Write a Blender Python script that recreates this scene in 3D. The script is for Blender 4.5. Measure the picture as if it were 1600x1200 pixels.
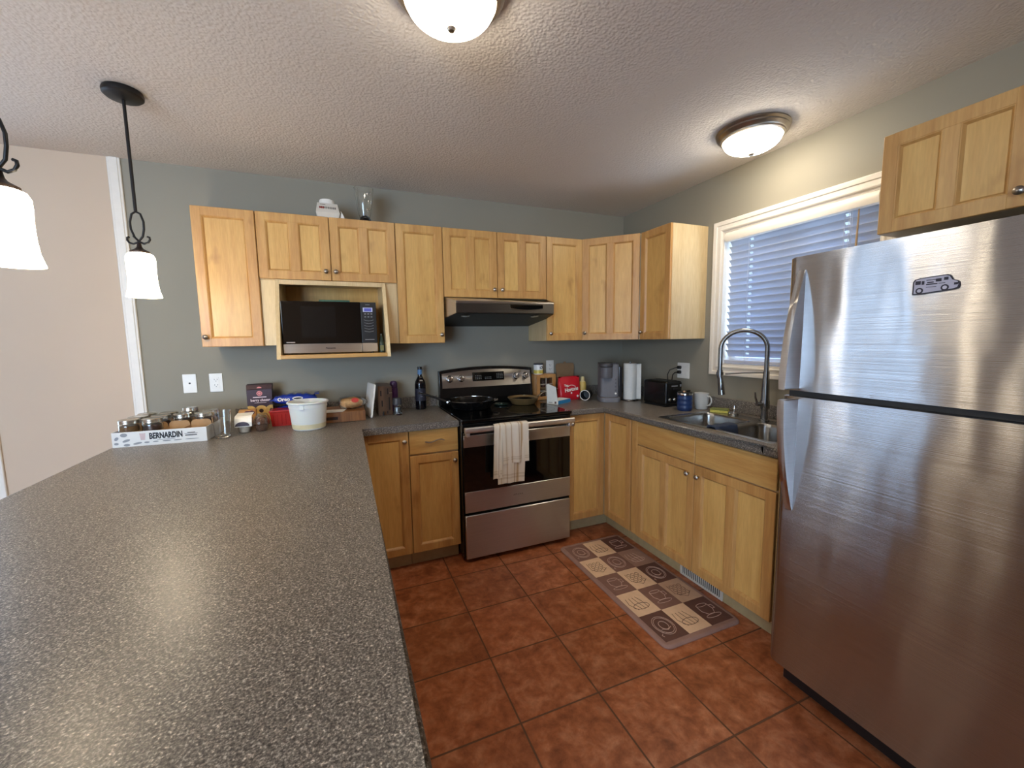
import bpy, bmesh, math, random
from mathutils import Matrix, Vector
random.seed(7)
PI = math.pi
for o in list(bpy.data.objects):
    bpy.data.objects.remove(o, do_unlink=True)
SC = bpy.context.scene
COL = SC.collection

# ------------------------------------------------------------------ camera
cam_d = bpy.data.cameras.new('camera')
cam_d.sensor_fit = 'HORIZONTAL'; cam_d.sensor_width = 36.0
cam_d.lens = 642.236 / 1600 * 36.0
cam_d.shift_x = (800 - 795.444) / 1600
cam_d.shift_y = (598.338 - 600) / 1600
cam_d.clip_start = 0.02
cam = bpy.data.objects.new('camera', cam_d); COL.objects.link(cam)
def cam_matrix(px, py, pz, yaw, pitch, roll):
    cy, sy = math.cos(yaw), math.sin(yaw)
    f = Vector((sy*math.cos(pitch), cy*math.cos(pitch), math.sin(pitch)))
    r = Vector((cy, -sy, 0)); u = r.cross(f)
    r2 = r*math.cos(roll) + u*math.sin(roll); u2 = -r*math.sin(roll) + u*math.cos(roll)
    m = Matrix.Identity(4)
    for i in range(3):
        m[i][0] = r2[i]; m[i][1] = u2[i]; m[i][2] = -f[i]
    m[0][3], m[1][3], m[2][3] = px, py, pz
    return m
cam.matrix_world = cam_matrix(-2.3368, -3.0543, 1.403, 0.3848, -0.1059, -0.0158)
SC.camera = cam

# ------------------------------------------------------------------ light and exposure
SC.view_settings.view_transform = 'Standard'
SC.view_settings.look = 'None'
SC.view_settings.gamma = 1.0
SC.view_settings.use_curve_mapping = False
SC.view_settings.exposure = 2.42
W = bpy.data.worlds.new('daylight'); SC.world = W; W.use_nodes = True
wn = W.node_tree.nodes; wl = W.node_tree.links
for n in list(wn): wn.remove(n)
w_out = wn.new('ShaderNodeOutputWorld'); w_bg = wn.new('ShaderNodeBackground')
w_tc = wn.new('ShaderNodeTexCoord'); w_sep = wn.new('ShaderNodeSeparateXYZ'); w_ramp = wn.new('ShaderNodeValToRGB')
wl.new(w_tc.outputs['Generated'], w_sep.inputs[0]); wl.new(w_sep.outputs['Z'], w_ramp.inputs[0])
w_ramp.color_ramp.elements[0].position = 0.45; w_ramp.color_ramp.elements[0].color = (0.30, 0.40, 0.52, 1)
w_ramp.color_ramp.elements[1].position = 0.75; w_ramp.color_ramp.elements[1].color = (0.33, 0.55, 1.0, 1)
e_ = w_ramp.color_ramp.elements.new(0.53); e_.color = (0.46, 0.68, 1.0, 1)
wl.new(w_ramp.outputs[0], w_bg.inputs[0]); wl.new(w_bg.outputs[0], w_out.inputs[0])
# sky strength set by direction: added fill from behind, dimmed beyond the sink window
w_sq = wn.new('ShaderNodeMath'); w_sq.operation = 'MULTIPLY'; w_mr = wn.new('ShaderNodeMapRange')
w_sq.operation = 'MULTIPLY_ADD'; w_sq.inputs[1].default_value = -1.6; w_sq.inputs[2].default_value = 1.25
wl.new(w_sep.outputs['X'], w_sq.inputs[0]); wl.new(w_sq.outputs[0], w_mr.inputs['Value'])
w_mr.inputs['To Min'].default_value = 0.75; w_mr.inputs['To Max'].default_value = 4.6
w_my = wn.new('ShaderNodeMapRange'); w_mu = wn.new('ShaderNodeMath'); w_mu.operation = 'MULTIPLY'
w_my.inputs['From Min'].default_value = -1.0; w_my.inputs['To Min'].default_value = 1.8; w_my.inputs['To Max'].default_value = 0.24
wl.new(w_sep.outputs['Y'], w_my.inputs['Value']); wl.new(w_mr.outputs[0], w_mu.inputs[0]); wl.new(w_my.outputs[0], w_mu.inputs[1])
wl.new(w_mu.outputs[0], w_bg.inputs[1])
LAMP_DOME = 7.5       # ceiling dome glow
LAMP_SHADE = 5.4      # pendant shade glow
def portal(name, loc, rot, sx, sy):
    d = bpy.data.lights.new(name, 'AREA'); d.shape = 'RECTANGLE'; d.size = sx; d.size_y = sy
    d.cycles.is_portal = True
    o = bpy.data.objects.new(name, d); COL.objects.link(o); o.location = loc; o.rotation_euler = rot
portal('sink_window_portal', (0.17, -1.465, 1.62), (0, PI/2, 0), 0.86, 0.9)
portal('patio_portal', (-5.02, 0.16, 1.05), (-PI/2, 0, 0), 1.7, 2.05)
portal('fill_window_portal', (-5.05, -6.16, 1.4), (PI/2, 0, 0), 2.7, 1.7)  # serves the added window behind the camera

# ------------------------------------------------------------------ material helpers
def S(r, g, b):
    f = lambda c: (c/255/12.92) if c/255 <= 0.04045 else ((c/255+0.055)/1.055)**2.4
    return (f(r), f(g), f(b), 1)
def new_mat(name):
    m = bpy.data.materials.new(name); m.use_nodes = True
    nt = m.node_tree; b = nt.nodes['Principled BSDF']
    return m, nt, b
def N(nt, t, **kw):
    n = nt.nodes.new(t)
    for k, v in kw.items():
        if k in n.inputs.keys(): n.inputs[k].default_value = v
        else: setattr(n, k, v)
    return n
def coords(nt, scale=(1, 1, 1), loc=(0, 0, 0), rnd=True):
    tc = N(nt, 'ShaderNodeTexCoord'); mp = N(nt, 'ShaderNodeMapping')
    mp.inputs['Scale'].default_value = scale; mp.inputs['Location'].default_value = loc
    if rnd:
        oi = N(nt, 'ShaderNodeObjectInfo'); ad = N(nt, 'ShaderNodeVectorMath', operation='ADD')
        mu = N(nt, 'ShaderNodeMath', operation='MULTIPLY'); mu.inputs[1].default_value = 37.0
        nt.links.new(oi.outputs['Random'], mu.inputs[0])
        nt.links.new(tc.outputs['Object'], ad.inputs[0]); nt.links.new(mu.outputs[0], ad.inputs[1])
        nt.links.new(ad.outputs[0], mp.inputs[0])
    else:
        nt.links.new(tc.outputs['Object'], mp.inputs[0])
    return mp
def ramp(nt, stops):
    r = N(nt, 'ShaderNodeValToRGB'); e = r.color_ramp.elements
    e[0].position, e[0].color = stops[0]; e[1].position, e[1].color = stops[-1]
    for p, c in stops[1:-1]:
        k = e.new(p); k.color = c
    return r
def mixc(nt, fac, a, b, blend='MIX'):
    m = N(nt, 'ShaderNodeMix', data_type='RGBA', blend_type=blend)
    for s, v in ((m.inputs[0], fac), (m.inputs[6], a), (m.inputs[7], b)):
        if hasattr(v, 'is_linked'): nt.links.new(v, s)
        else: s.default_value = v
    return m.outputs[2]
def bump(nt, b, h, strength, dist=0.01):
    n = N(nt, 'ShaderNodeBump'); n.inputs['Strength'].default_value = strength; n.inputs['Distance'].default_value = dist
    nt.links.new(h, n.inputs['Height']); nt.links.new(n.outputs[0], b.inputs['Normal'])
def plain(name, col, rough=0.5, metal=0.0, var=0.06, scale=30, bmp=0.0, **kw):
    """one colour with a slight procedural mottling"""
    m, nt, b = new_mat(name)
    mp = coords(nt); no = N(nt, 'ShaderNodeTexNoise'); no.inputs['Scale'].default_value = scale; no.inputs['Detail'].default_value = 3
    nt.links.new(mp.outputs[0], no.inputs['Vector'])
    lo = tuple(c*(1-var) for c in col[:3]) + (1,); hi = tuple(min(1, c*(1+var)) for c in col[:3]) + (1,)
    r = ramp(nt, [(0.3, lo), (0.7, hi)]); nt.links.new(no.outputs[0], r.inputs[0])
    nt.links.new(r.outputs[0], b.inputs['Base Color'])
    b.inputs['Roughness'].default_value = rough; b.inputs['Metallic'].default_value = metal
    for k, v in kw.items(): b.inputs[k.replace('_', ' ')].default_value = v
    if bmp: bump(nt, b, no.outputs[0], bmp, 0.005)
    return m
def wood(name, c1, c2, axis='z', rough=0.38, knots=True):
    m, nt, b = new_mat(name)
    sc = {'z': (9, 9, 0.9), 'x': (0.9, 9, 9), 'y': (9, 0.9, 9)}[axis]
    mp = coords(nt, sc)
    n1 = N(nt, 'ShaderNodeTexNoise'); n1.inputs['Scale'].default_value = 2.2; n1.inputs['Detail'].default_value = 5; n1.inputs['Distortion'].default_value = 0.8
    n2 = N(nt, 'ShaderNodeTexNoise'); n2.inputs['Scale'].default_value = 16; n2.inputs['Detail'].default_value = 4
    mp2 = coords(nt, (3, 3, 1.6)); n3 = N(nt, 'ShaderNodeTexNoise'); n3.inputs['Scale'].default_value = 2.4; n3.inputs['Detail'].default_value = 3
    nt.links.new(mp.outputs[0], n1.inputs['Vector']); nt.links.new(mp.outputs[0], n2.inputs['Vector']); nt.links.new(mp2.outputs[0], n3.inputs['Vector'])
    r = ramp(nt, [(0.30, c2), (0.52, tuple((a+d)/2 for a, d in zip(c1, c2))), (0.70, c1)])
    nt.links.new(n1.outputs[0], r.inputs[0])
    fine = ramp(nt, [(0.35, (0.90, 0.88, 0.85, 1)), (0.65, (1, 1, 1, 1))]); nt.links.new(n2.outputs[0], fine.inputs[0])
    out = mixc(nt, 1.0, r.outputs[0], fine.outputs[0], 'MULTIPLY')
    if knots:
        k = ramp(nt, [(0.22, (0.50, 0.38, 0.28, 1)), (0.36, (1, 1, 1, 1))]); nt.links.new(n3.outputs[0], k.inputs[0])
        out = mixc(nt, 0.7, out, k.outputs[0], 'MULTIPLY')
    oi = N(nt, 'ShaderNodeObjectInfo'); tone = ramp(nt, [(0.0, (0.90, 0.86, 0.84, 1)), (1.0, (1.0, 1.0, 0.98, 1))])
    nt.links.new(oi.outputs['Random'], tone.inputs[0])
    out = mixc(nt, 1.0, out, tone.outputs[0], 'MULTIPLY')
    nt.links.new(out, b.inputs['Base Color']); b.inputs['Roughness'].default_value = rough
    bump(nt, b, n2.outputs[0], 0.04, 0.002)
    return m
def glow(name, col, strength, base=(0.8, 0.75, 0.65, 1)):
    m, nt, b = new_mat(name)
    b.inputs['Base Color'].default_value = base; b.inputs['Roughness'].default_value = 0.25
    b.inputs['Emission Color'].default_value = col; b.inputs['Emission Strength'].default_value = strength
    return m
def clear(name, col=(1, 1, 1, 1), rough=0.0, ior=1.45):
    m, nt, b = new_mat(name)
    b.inputs['Base Color'].default_value = col; b.inputs['Roughness'].default_value = rough
    b.inputs['Transmission Weight'].default_value = 1.0; b.inputs['IOR'].default_value = ior
    return m
def thin_clear(name, tint=(1, 1, 1, 1), gloss=0.12, rough=0.05):
    """thin pane or film: see-through with a soft reflection"""
    m, nt, b = new_mat(name); nt.nodes.remove(b)
    out = [n for n in nt.nodes if n.type == 'OUTPUT_MATERIAL'][0]
    t = N(nt, 'ShaderNodeBsdfTransparent'); t.inputs[0].default_value = tint
    g = N(nt, 'ShaderNodeBsdfGlossy'); g.inputs['Roughness'].default_value = rough
    lw = N(nt, 'ShaderNodeLayerWeight'); lw.inputs[0].default_value = gloss
    mx = N(nt, 'ShaderNodeMixShader')
    nt.links.new(lw.outputs['Facing'], mx.inputs[0]); nt.links.new(t.outputs[0], mx.inputs[1]); nt.links.new(g.outputs[0], mx.inputs[2])
    nt.links.new(mx.outputs[0], out.inputs[0])
    return m
def brushed(name, col, rough=0.3, aniso=0.85, rot=0.25, wav=0.0, fine=0.0, streak=(2, 2, 260)):
    """brushed steel; the brush lines run sideways so highlights stretch upright"""
    m, nt, b = new_mat(name)
    b.inputs['Metallic'].default_value = 1.0; b.inputs['Roughness'].default_value = rough
    mp = coords(nt, streak); n1 = N(nt, 'ShaderNodeTexNoise'); n1.inputs['Scale'].default_value = 1.0; n1.inputs['Detail'].default_value = 2
    nt.links.new(mp.outputs[0], n1.inputs['Vector'])
    r = ramp(nt, [(0.3, tuple(c*0.93 for c in col[:3])+(1,)), (0.7, col)]); nt.links.new(n1.outputs[0], r.inputs[0])
    nt.links.new(r.outputs[0], b.inputs['Base Color'])
    tg = N(nt, 'ShaderNodeTangent', direction_type='RADIAL', axis='Z')
    nt.links.new(tg.outputs[0], b.inputs['Tangent'])
    b.inputs['Anisotropic'].default_value = aniso; b.inputs['Anisotropic Rotation'].default_value = rot
    if wav:
        mp2 = coords(nt, (1, 4.0, 1.6), rnd=False); n2 = N(nt, 'ShaderNodeTexNoise'); n2.inputs['Scale'].default_value = 1.0; n2.inputs['Detail'].default_value = 1.5
        nt.links.new(mp2.outputs[0], n2.inputs['Vector']); bump(nt, b, n2.outputs[0], wav, 0.06)
        if fine:
            mp3 = coords(nt, (0.8, 0.8, 1100), rnd=False); n3 = N(nt, 'ShaderNodeTexNoise'); n3.inputs['Scale'].default_value = 1.0; n3.inputs['Detail'].default_value = 0
            nt.links.new(mp3.outputs[0], n3.inputs['Vector']); b1 = b.inputs['Normal'].links[0].from_node; bump(nt, b, n3.outputs[0], fine, 0.0006); nt.links.new(b1.outputs[0], b.inputs['Normal'].links[0].from_node.inputs['Normal'])
    return m

# ------------------------------------------------------------------ materials
M = {}
M['maple'] = wood('maple', S(220, 176, 110), S(198, 148, 86))
M['maple_panel'] = wood('maple_panel', S(230, 190, 117), S(214, 168, 97))
M['maple_flat'] = wood('maple_flat', S(222, 182, 112), S(202, 155, 88), 'x')
M['maple_side'] = wood('maple_side', S(230, 208, 164), S(222, 196, 148), knots=False)
M['toe'] = plain('toe_kick', S(178, 160, 120), 0.6)
M['block'] = wood('butcher_block', S(168, 118, 70), S(112, 68, 36), 'x')
M['darkwood'] = wood('dark_wood', S(112, 82, 58), S(58, 40, 28))
M['steel'] = brushed('brushed_steel', (0.58, 0.57, 0.56, 1), 0.30, 0.9)
M['satin'] = plain('satin_steel', (0.80, 0.79, 0.77, 1), 0.38, 1.0, var=0.03)
M['fridge_steel'] = brushed('fridge_steel', (0.43, 0.43, 0.445, 1), 0.22, 1.0, wav=0.2, fine=0.5)
M['nickel'] = plain('brushed_nickel', (0.42, 0.38, 0.33, 1), 0.32, 1.0)
M['chrome'] = plain('bright_metal', (0.72, 0.72, 0.72, 1), 0.14, 1.0, var=0.02)
M['sink'] = brushed('sink_steel', (0.44, 0.43, 0.41, 1), 0.26, 0.5)
M['faucet'] = plain('gun_metal', (0.27, 0.27, 0.27, 1), 0.26, 1.0)
M['black'] = plain('black_enamel', S(12, 12, 13), 0.22, var=0.2)
M['blackglass'] = plain('black_glass', S(5, 5, 6), 0.05, var=0.1)
M['blackplastic'] = plain('black_plastic', S(20, 20, 22), 0.42, var=0.15)
M['iron'] = plain('black_iron', S(24, 22, 22), 0.45, 0.3)
M['bronze_iron'] = plain('dark_bronze', S(44, 34, 30), 0.4, 0.4)
M['white'] = plain('white_paint', S(232, 226, 216), 0.42, var=0.02)
M['plate'] = plain('white_plastic', S(236, 234, 228), 0.35, var=0.02)
M['paper'] = plain('white_paper', S(236, 234, 226), 0.85, var=0.03)
M['darkgrey'] = plain('dark_grey_plastic', S(58, 58, 62), 0.45)
M['dome'] = glow('lit_alabaster', (1.0, 0.87, 0.68, 1), LAMP_DOME)
M['shade'] = glow('lit_frosted_glass', (1.0, 0.84, 0.60, 1), LAMP_SHADE)
M['glass'] = clear('clear_glass', (0.97, 0.98, 0.97, 1))
M['pane'] = thin_clear('window_pane', (0.96, 0.98, 1, 1), 0.08)
M['film'] = thin_clear('clear_plastic', (0.93, 0.93, 0.92, 1), 0.35, 0.12)
M['vent'] = plain('vent_white', S(214, 208, 196), 0.4, var=0.03)

def paint(name, col, bmp=0.06, rough=0.7):
    m, nt, b = new_mat(name)
    mp = coords(nt, rnd=False); n1 = N(nt, 'ShaderNodeTexNoise'); n1.inputs['Scale'].default_value = 220; n1.inputs['Detail'].default_value = 2
    n2 = N(nt, 'ShaderNodeTexNoise'); n2.inputs['Scale'].default_value = 2; nt.links.new(mp.outputs[0], n2.inputs['Vector'])
    nt.links.new(mp.outputs[0], n1.inputs['Vector'])
    r = ramp(nt, [(0.3, tuple(c*0.96 for c in col[:3])+(1,)), (0.7, col)]); nt.links.new(n2.outputs[0], r.inputs[0])
    nt.links.new(r.outputs[0], b.inputs['Base Color']); b.inputs['Roughness'].default_value = rough
    bump(nt, b, n1.outputs[0], bmp, 0.003)
    return m
M['wall'] = paint('grey_green_paint', S(148, 143, 129))
M['wall_beige'] = paint('beige_wallboard', S(206, 185, 162), 0.03)

# popcorn ceiling
m, nt, b = new_mat('textured_ceiling'); mp = coords(nt, rnd=False)
v = N(nt, 'ShaderNodeTexVoronoi', feature='SMOOTH_F1'); v.inputs['Scale'].default_value = 95
n1 = N(nt, 'ShaderNodeTexNoise'); n1.inputs['Scale'].default_value = 55; n1.inputs['Detail'].default_value = 6; n1.inputs['Roughness'].default_value = 0.7
nt.links.new(mp.outputs[0], v.inputs['Vector']); nt.links.new(mp.outputs[0], n1.inputs['Vector'])
ad = N(nt, 'ShaderNodeMath', operation='SUBTRACT'); nt.links.new(n1.outputs[0], ad.inputs[0]); nt.links.new(v.outputs[0], ad.inputs[1])
b.inputs['Base Color'].default_value = S(216, 210, 204); b.inputs['Roughness'].default_value = 0.85
bump(nt, b, ad.outputs[0], 0.4, 0.012); M['ceiling'] = m

# floor tiles
m, nt, b = new_mat('terracotta_tiles'); T_ = 0.3375
mp = coords(nt, loc=(2.1384 + 3*T_*4, 0.4446 + 3*T_*8, 0), rnd=False)
br = N(nt, 'ShaderNodeTexBrick', offset=0.0, squash=1.0)
br.inputs['Scale'].default_value = 1.0; br.inputs['Brick Width'].default_value = T_; br.inputs['Row Height'].default_value = T_
br.inputs['Mortar Size'].default_value = 0.0038; br.inputs['Mortar Smooth'].default_value = 0.25; br.inputs['Bias'].default_value = 0.0
br.inputs['Color1'].default_value = (0.82, 0.80, 0.80, 1); br.inputs['Color2'].default_value = (1.08, 1.05, 1.05, 1); br.inputs['Mortar'].default_value = (0.9, 0.9, 0.9, 1)
nt.links.new(mp.outputs[0], br.inputs['Vector'])
n1 = N(nt, 'ShaderNodeTexNoise'); n1.inputs['Scale'].default_value = 12; n1.inputs['Detail'].default_value = 8; n1.inputs['Roughness'].default_value = 0.68; n1.inputs['Distortion'].default_value = 0.35
n2 = N(nt, 'ShaderNodeTexNoise'); n2.inputs['Scale'].default_value = 40; n2.inputs['Detail'].default_value = 4
nt.links.new(mp.outputs[0], n1.inputs['Vector']); nt.links.new(mp.outputs[0], n2.inputs['Vector'])
r1 = ramp(nt, [(0.28, S(116, 61, 32)), (0.5, S(164, 97, 60)), (0.72, S(198, 138, 102))]); nt.links.new(n1.outputs[0], r1.inputs[0])
r2 = ramp(nt, [(0.3, (0.78, 0.74, 0.72, 1)), (0.7, (1.08, 1.06, 1.04, 1))]); nt.links.new(n2.outputs[0], r2.inputs[0])
c1 = mixc(nt, 1.0, r1.outputs[0], r2.outputs[0], 'MULTIPLY'); c2 = mixc(nt, 1.0, c1, br.outputs['Color'], 'MULTIPLY')
c3 = mixc(nt, br.outputs['Fac'], c2, S(98, 64, 42))
nt.links.new(c3, b.inputs['Base Color'])
rr = ramp(nt, [(0.0, (0.36, 0.36, 0.36, 1)), (1.0, (0.7, 0.7, 0.7, 1))]); nt.links.new(br.outputs['Fac'], rr.inputs[0]); nt.links.new(rr.outputs[0], b.inputs['Roughness'])
iv = N(nt, 'ShaderNodeMath', operation='MULTIPLY_ADD'); iv.inputs[1].default_value = -1.0; nt.links.new(br.outputs['Fac'], iv.inputs[0])
sm = N(nt, 'ShaderNodeMath', operation='MULTIPLY'); sm.inputs[1].default_value = 0.18; nt.links.new(n1.outputs[0], sm.inputs[0]); nt.links.new(sm.outputs[0], iv.inputs[2])
bump(nt, b, iv.outputs[0], 0.8, 0.01); M['tile'] = m

# speckled laminate
m, nt, b = new_mat('speckled_laminate'); mp = coords(nt, rnd=False)
n1 = N(nt, 'ShaderNodeTexNoise'); n1.inputs['Scale'].default_value = 260; n1.inputs['Detail'].default_value = 2.5; n1.inputs['Roughness'].default_value = 0.75
v = N(nt, 'ShaderNodeTexVoronoi'); v.inputs['Scale'].default_value = 300
n3 = N(nt, 'ShaderNodeTexNoise'); n3.inputs['Scale'].default_value = 120; n3.inputs['Detail'].default_value = 2
for q in (n1, v, n3): nt.links.new(mp.outputs[0], q.inputs['Vector'])
r1 = ramp(nt, [(0.34, S(52, 48, 46)), (0.46, S(98, 92, 86)), (0.56, S(128, 121, 113)), (0.68, S(200, 193, 183))]); nt.links.new(n1.outputs[0], r1.inputs[0])
sp = N(nt, 'ShaderNodeSeparateColor'); nt.links.new(v.outputs['Color'], sp.inputs[0])
r2 = ramp(nt, [(0.0, (0.55, 0.54, 0.53, 1)), (0.25, (0.9, 0.9, 0.9, 1)), (0.85, (1.0, 1.0, 1.0, 1)), (0.93, (1.8, 1.75, 1.7, 1))]); nt.links.new(sp.outputs[0], r2.inputs[0])
c1 = mixc(nt, 0.8, r1.outputs[0], r2.outputs[0], 'MULTIPLY')
r3 = ramp(nt, [(0.35, (0.85, 0.85, 0.85, 1)), (0.65, (1.1, 1.1, 1.1, 1))]); nt.links.new(n3.outputs[0], r3.inputs[0])
nt.links.new(mixc(nt, 1.0, c1, r3.outputs[0], 'MULTIPLY'), b.inputs['Base Color'])
b.inputs['Roughness'].default_value = 0.34; b.inputs['Specular IOR Level'].default_value = 0.4
bump(nt, b, n1.outputs[0], 0.12, 0.002); M['laminate'] = m

# ------------------------------------------------------------------ geometry helpers
class G:
    def __init__(s): s.bm = bmesh.new()
    def box(s, x0, x1, y0, y1, z0, z1, b=0.0, seg=1, M=None):
        r = bmesh.ops.create_cube(s.bm, size=1.0); vs = r['verts']
        for v in vs:
            v.co = Vector((x0 if v.co.x < 0 else x1, y0 if v.co.y < 0 else y1, z0 if v.co.z < 0 else z1))
        if M is not None:
            for v in vs: v.co = M @ v.co
        if b > 0:
            es = list({e for v in vs for e in v.link_edges})
            bmesh.ops.bevel(s.bm, geom=es, offset=b, segments=seg, affect='EDGES', profile=0.5)
        return s
    def face(s, pts):
        s.bm.faces.new([s.bm.verts.new(p) for p in pts]); return s
    def loft(s, rings, cap0=True, cap1=True, closed=True):
        R = [[s.bm.verts.new(p) for p in ring] for ring in rings]
        n = len(R[0])
        for a, c in zip(R[:-1], R[1:]):
            for i in range(n if closed else n-1):
                j = (i+1) % n
                try: s.bm.faces.new((a[i], a[j], c[j], c[i]))
                except ValueError: pass
        if cap0 and closed: s.bm.faces.new(list(reversed(R[0])))
        if cap1 and closed: s.bm.faces.new(R[-1])
        return s
    def lathe(s, prof, c=(0, 0, 0), n=24, M=None, caps=(True, True), sx=1.0, sy=1.0):
        rings = []
        for r, z in prof:
            ring = [Vector((max(r, 1e-4)*math.cos(2*PI*i/n)*sx, max(r, 1e-4)*math.sin(2*PI*i/n)*sy, z)) for i in range(n)]
            if M is not None: ring = [M @ p for p in ring]
            rings.append([p + Vector(c) for p in ring])
        return s.loft(rings, caps[0], caps[1])
    def cyl(s, c, r, h, axis='z', n=24, b=0.0):
        prof = [(r, 0), (r, h)] if not b else [(r-b, 0), (r, b), (r, h-b), (r-b, h)]
        Mx = {'z': Matrix.Identity(3), 'x': Matrix(((0, 0, 1), (1, 0, 0), (0, 1, 0))), 'y': Matrix(((0, 1, 0), (0, 0, 1), (1, 0, 0)))}[axis]
        return s.lathe(prof, c, n, Mx)
    def tube(s, pts, r, n=10, closed=False, flat=None):
        P = [Vector(p) for p in pts]; m = len(P)
        rr = r if isinstance(r, (list, tuple)) else [r]*m
        T = []
        for i in range(m):
            a = P[(i-1) % m] if (closed or i > 0) else P[i]; c = P[(i+1) % m] if (closed or i < m-1) else P[i]
            T.append((c-a).normalized())
        up = Vector((0, 0, 1)) if abs(T[0].z) < 0.9 else Vector((1, 0, 0))
        u = (up - T[0]*up.dot(T[0])).normalized(); rings = []
        for i in range(m):
            u = (u - T[i]*u.dot(T[i])).normalized(); w = T[i].cross(u)
            fx, fy = flat if flat else (1, 1)
            rings.append([P[i] + (u*math.cos(2*PI*k/n)*fx + w*math.sin(2*PI*k/n)*fy)*rr[i] for k in range(n)])
        if closed: rings.append(rings[0])
        return s.loft(rings, not closed, not closed)
    def prism(s, poly, a, c, M=None, b=0.0, seg=1):
        """polygon (x,y) pulled from z=a to z=c, then moved by M"""
        v0 = [s.bm.verts.new((x, y, a)) for x, y in poly]; v1 = [s.bm.verts.new((x, y, c)) for x, y in poly]; n = len(poly)
        s.bm.faces.new(list(reversed(v0))); s.bm.faces.new(v1)
        for i in range(n): s.bm.faces.new((v0[i], v0[(i+1) % n], v1[(i+1) % n], v1[i]))
        vs = v0+v1
        if M is not None:
            for v in vs: v.co = M @ v.co
        if b > 0:
            es = [e for e in {e for v in vs for e in v.link_edges} if (e.verts[0] in v0) == (e.verts[1] in v0)]
            bmesh.ops.bevel(s.bm, geom=es, offset=b, segments=seg, affect='EDGES', profile=0.5)
        return s
    def ell(s, c, rx, ry, rz, n=16, m=10, M=None):
        prof = [(math.sin(PI*k/m), -math.cos(PI*k/m)) for k in range(m+1)]
        S3 = Matrix.Diagonal((rx, ry, rz)); Mx = S3 if M is None else M @ S3
        return s.lathe(prof, c, n, Mx)
    def xf(s, Mx):
        for v in s.bm.verts: v.co = Mx @ v.co
        return s
def tag(o, label=None, cat=None, group=None, kind=None):
    if label: o['label'] = label
    if cat: o['category'] = cat
    if group: o['group'] = group
    if kind: o['kind'] = kind
    return o
def thing(name, label, cat, loc=(0, 0, 0), rz=0.0, group=None):
    o = bpy.data.objects.new(name, None); COL.objects.link(o)
    o.location = loc; o.rotation_euler = (0, 0, rz); o.empty_display_size = 0.05
    return tag(o, label, cat, group)
def part(name, g, mat, parent=None, label=None, smooth=40, world=False):
    """links the mesh; world=True: the mesh was drawn in room coordinates and moves into its parent's frame"""
    bmesh.ops.remove_doubles(g.bm, verts=g.bm.verts, dist=1e-6)
    bmesh.ops.recalc_face_normals(g.bm, faces=g.bm.faces)
    if world and parent is not None:
        p = parent; Mx = Matrix.Identity(4)
        chain = []
        while p is not None: chain.append(p); p = p.parent
        for q in reversed(chain): Mx = Mx @ (Matrix.Translation(q.location) @ q.rotation_euler.to_matrix().to_4x4())
        g.xf(Mx.inverted())
    me = bpy.data.meshes.new(name); g.bm.to_mesh(me); g.bm.free()
    if smooth:
        me.shade_smooth(); me.set_sharp_from_angle(angle=math.radians(smooth))
    me.materials.append(mat)
    o = bpy.data.objects.new(name, me); COL.objects.link(o)
    if smooth and len(me.polygons) < 3000:
        w = o.modifiers.new('weighted normals', 'WEIGHTED_NORMAL'); w.keep_sharp = True
    if parent is not None: o.parent = parent
    if label: o['label'] = label
    return o
def single(name, g, mat, label, cat, loc=None, rz=0.0, group=None, smooth=40):
    """a thing that is one mesh; drawn around its own base point"""
    o = part(name, g, mat, None, smooth=smooth)
    if loc is not None: o.location = loc; o.rotation_euler = (0, 0, rz)
    return tag(o, label, cat, group)
def struct(name, g, mat, parent=None, smooth=0):
    o = part(name, g, mat, parent, smooth=smooth)
    if parent is None: o['kind'] = 'structure'
    return o
def copy_tree(o, parent=None):
    c = o.copy(); COL.objects.link(c)
    if parent is not None: c.parent = parent
    for ch in list(o.children): copy_tree(ch, c)
    return c
def lettering(txt, size, mat, parent, origin, right=(1, 0, 0), up=(0, 0, 1), name='lettering', bold=0.0, squeeze=1.0, depth=0.0004):
    """printed words as thin raised letters, centred on origin"""
    cu = bpy.data.curves.new('words', 'FONT'); cu.body = txt; cu.size = size; cu.extrude = depth; cu.offset = bold
    cu.align_x = 'CENTER'; cu.align_y = 'CENTER'; cu.resolution_u = 3
    t = bpy.data.objects.new('words', cu); COL.objects.link(t); bpy.context.view_layer.update()
    me = bpy.data.meshes.new_from_object(t.evaluated_get(bpy.context.evaluated_depsgraph_get()))
    bpy.data.objects.remove(t, do_unlink=True); bpy.data.curves.remove(cu)
    R = Vector(right).normalized(); U = Vector(up).normalized(); Nn = R.cross(U)
    Mx = Matrix(((R.x*squeeze, U.x, Nn.x, origin[0]), (R.y*squeeze, U.y, Nn.y, origin[1]), (R.z*squeeze, U.z, Nn.z, origin[2]), (0, 0, 0, 1)))
    me.transform(Mx); me.name = name; me.materials.clear(); me.materials.append(mat)
    o = bpy.data.objects.new(name, me); COL.objects.link(o); o.parent = parent
    return o

# several finishes on one mesh: draw, then mark what was just drawn
def mark(g, i):
    lay = g.bm.faces.layers.int.get('mk') or g.bm.faces.layers.int.new('mk')
    for f in g.bm.faces:
        if f[lay] == 0: f[lay] = 1; f.material_index = i
    return g
def add_mats(o, mats):
    for m_ in mats: o.data.materials.append(m_)
    return o
def rounded_rect(w, d, r, n=5, cx=0.0, cy=0.0):
    pts = []
    for qx, qy, a0 in ((w/2-r, d/2-r, 0), (-w/2+r, d/2-r, PI/2), (-w/2+r, -d/2+r, PI), (w/2-r, -d/2+r, 1.5*PI)):
        for k in range(n+1):
            a = a0+PI/2*k/n; pts.append((cx+qx+r*math.cos(a), cy+qy+r*math.sin(a)))
    return pts
def ring_loft(g, rects):
    """rects: list of (list of corner points); joins the outlines one after another, open ends"""
    return g.loft(rects, False, False)

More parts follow.
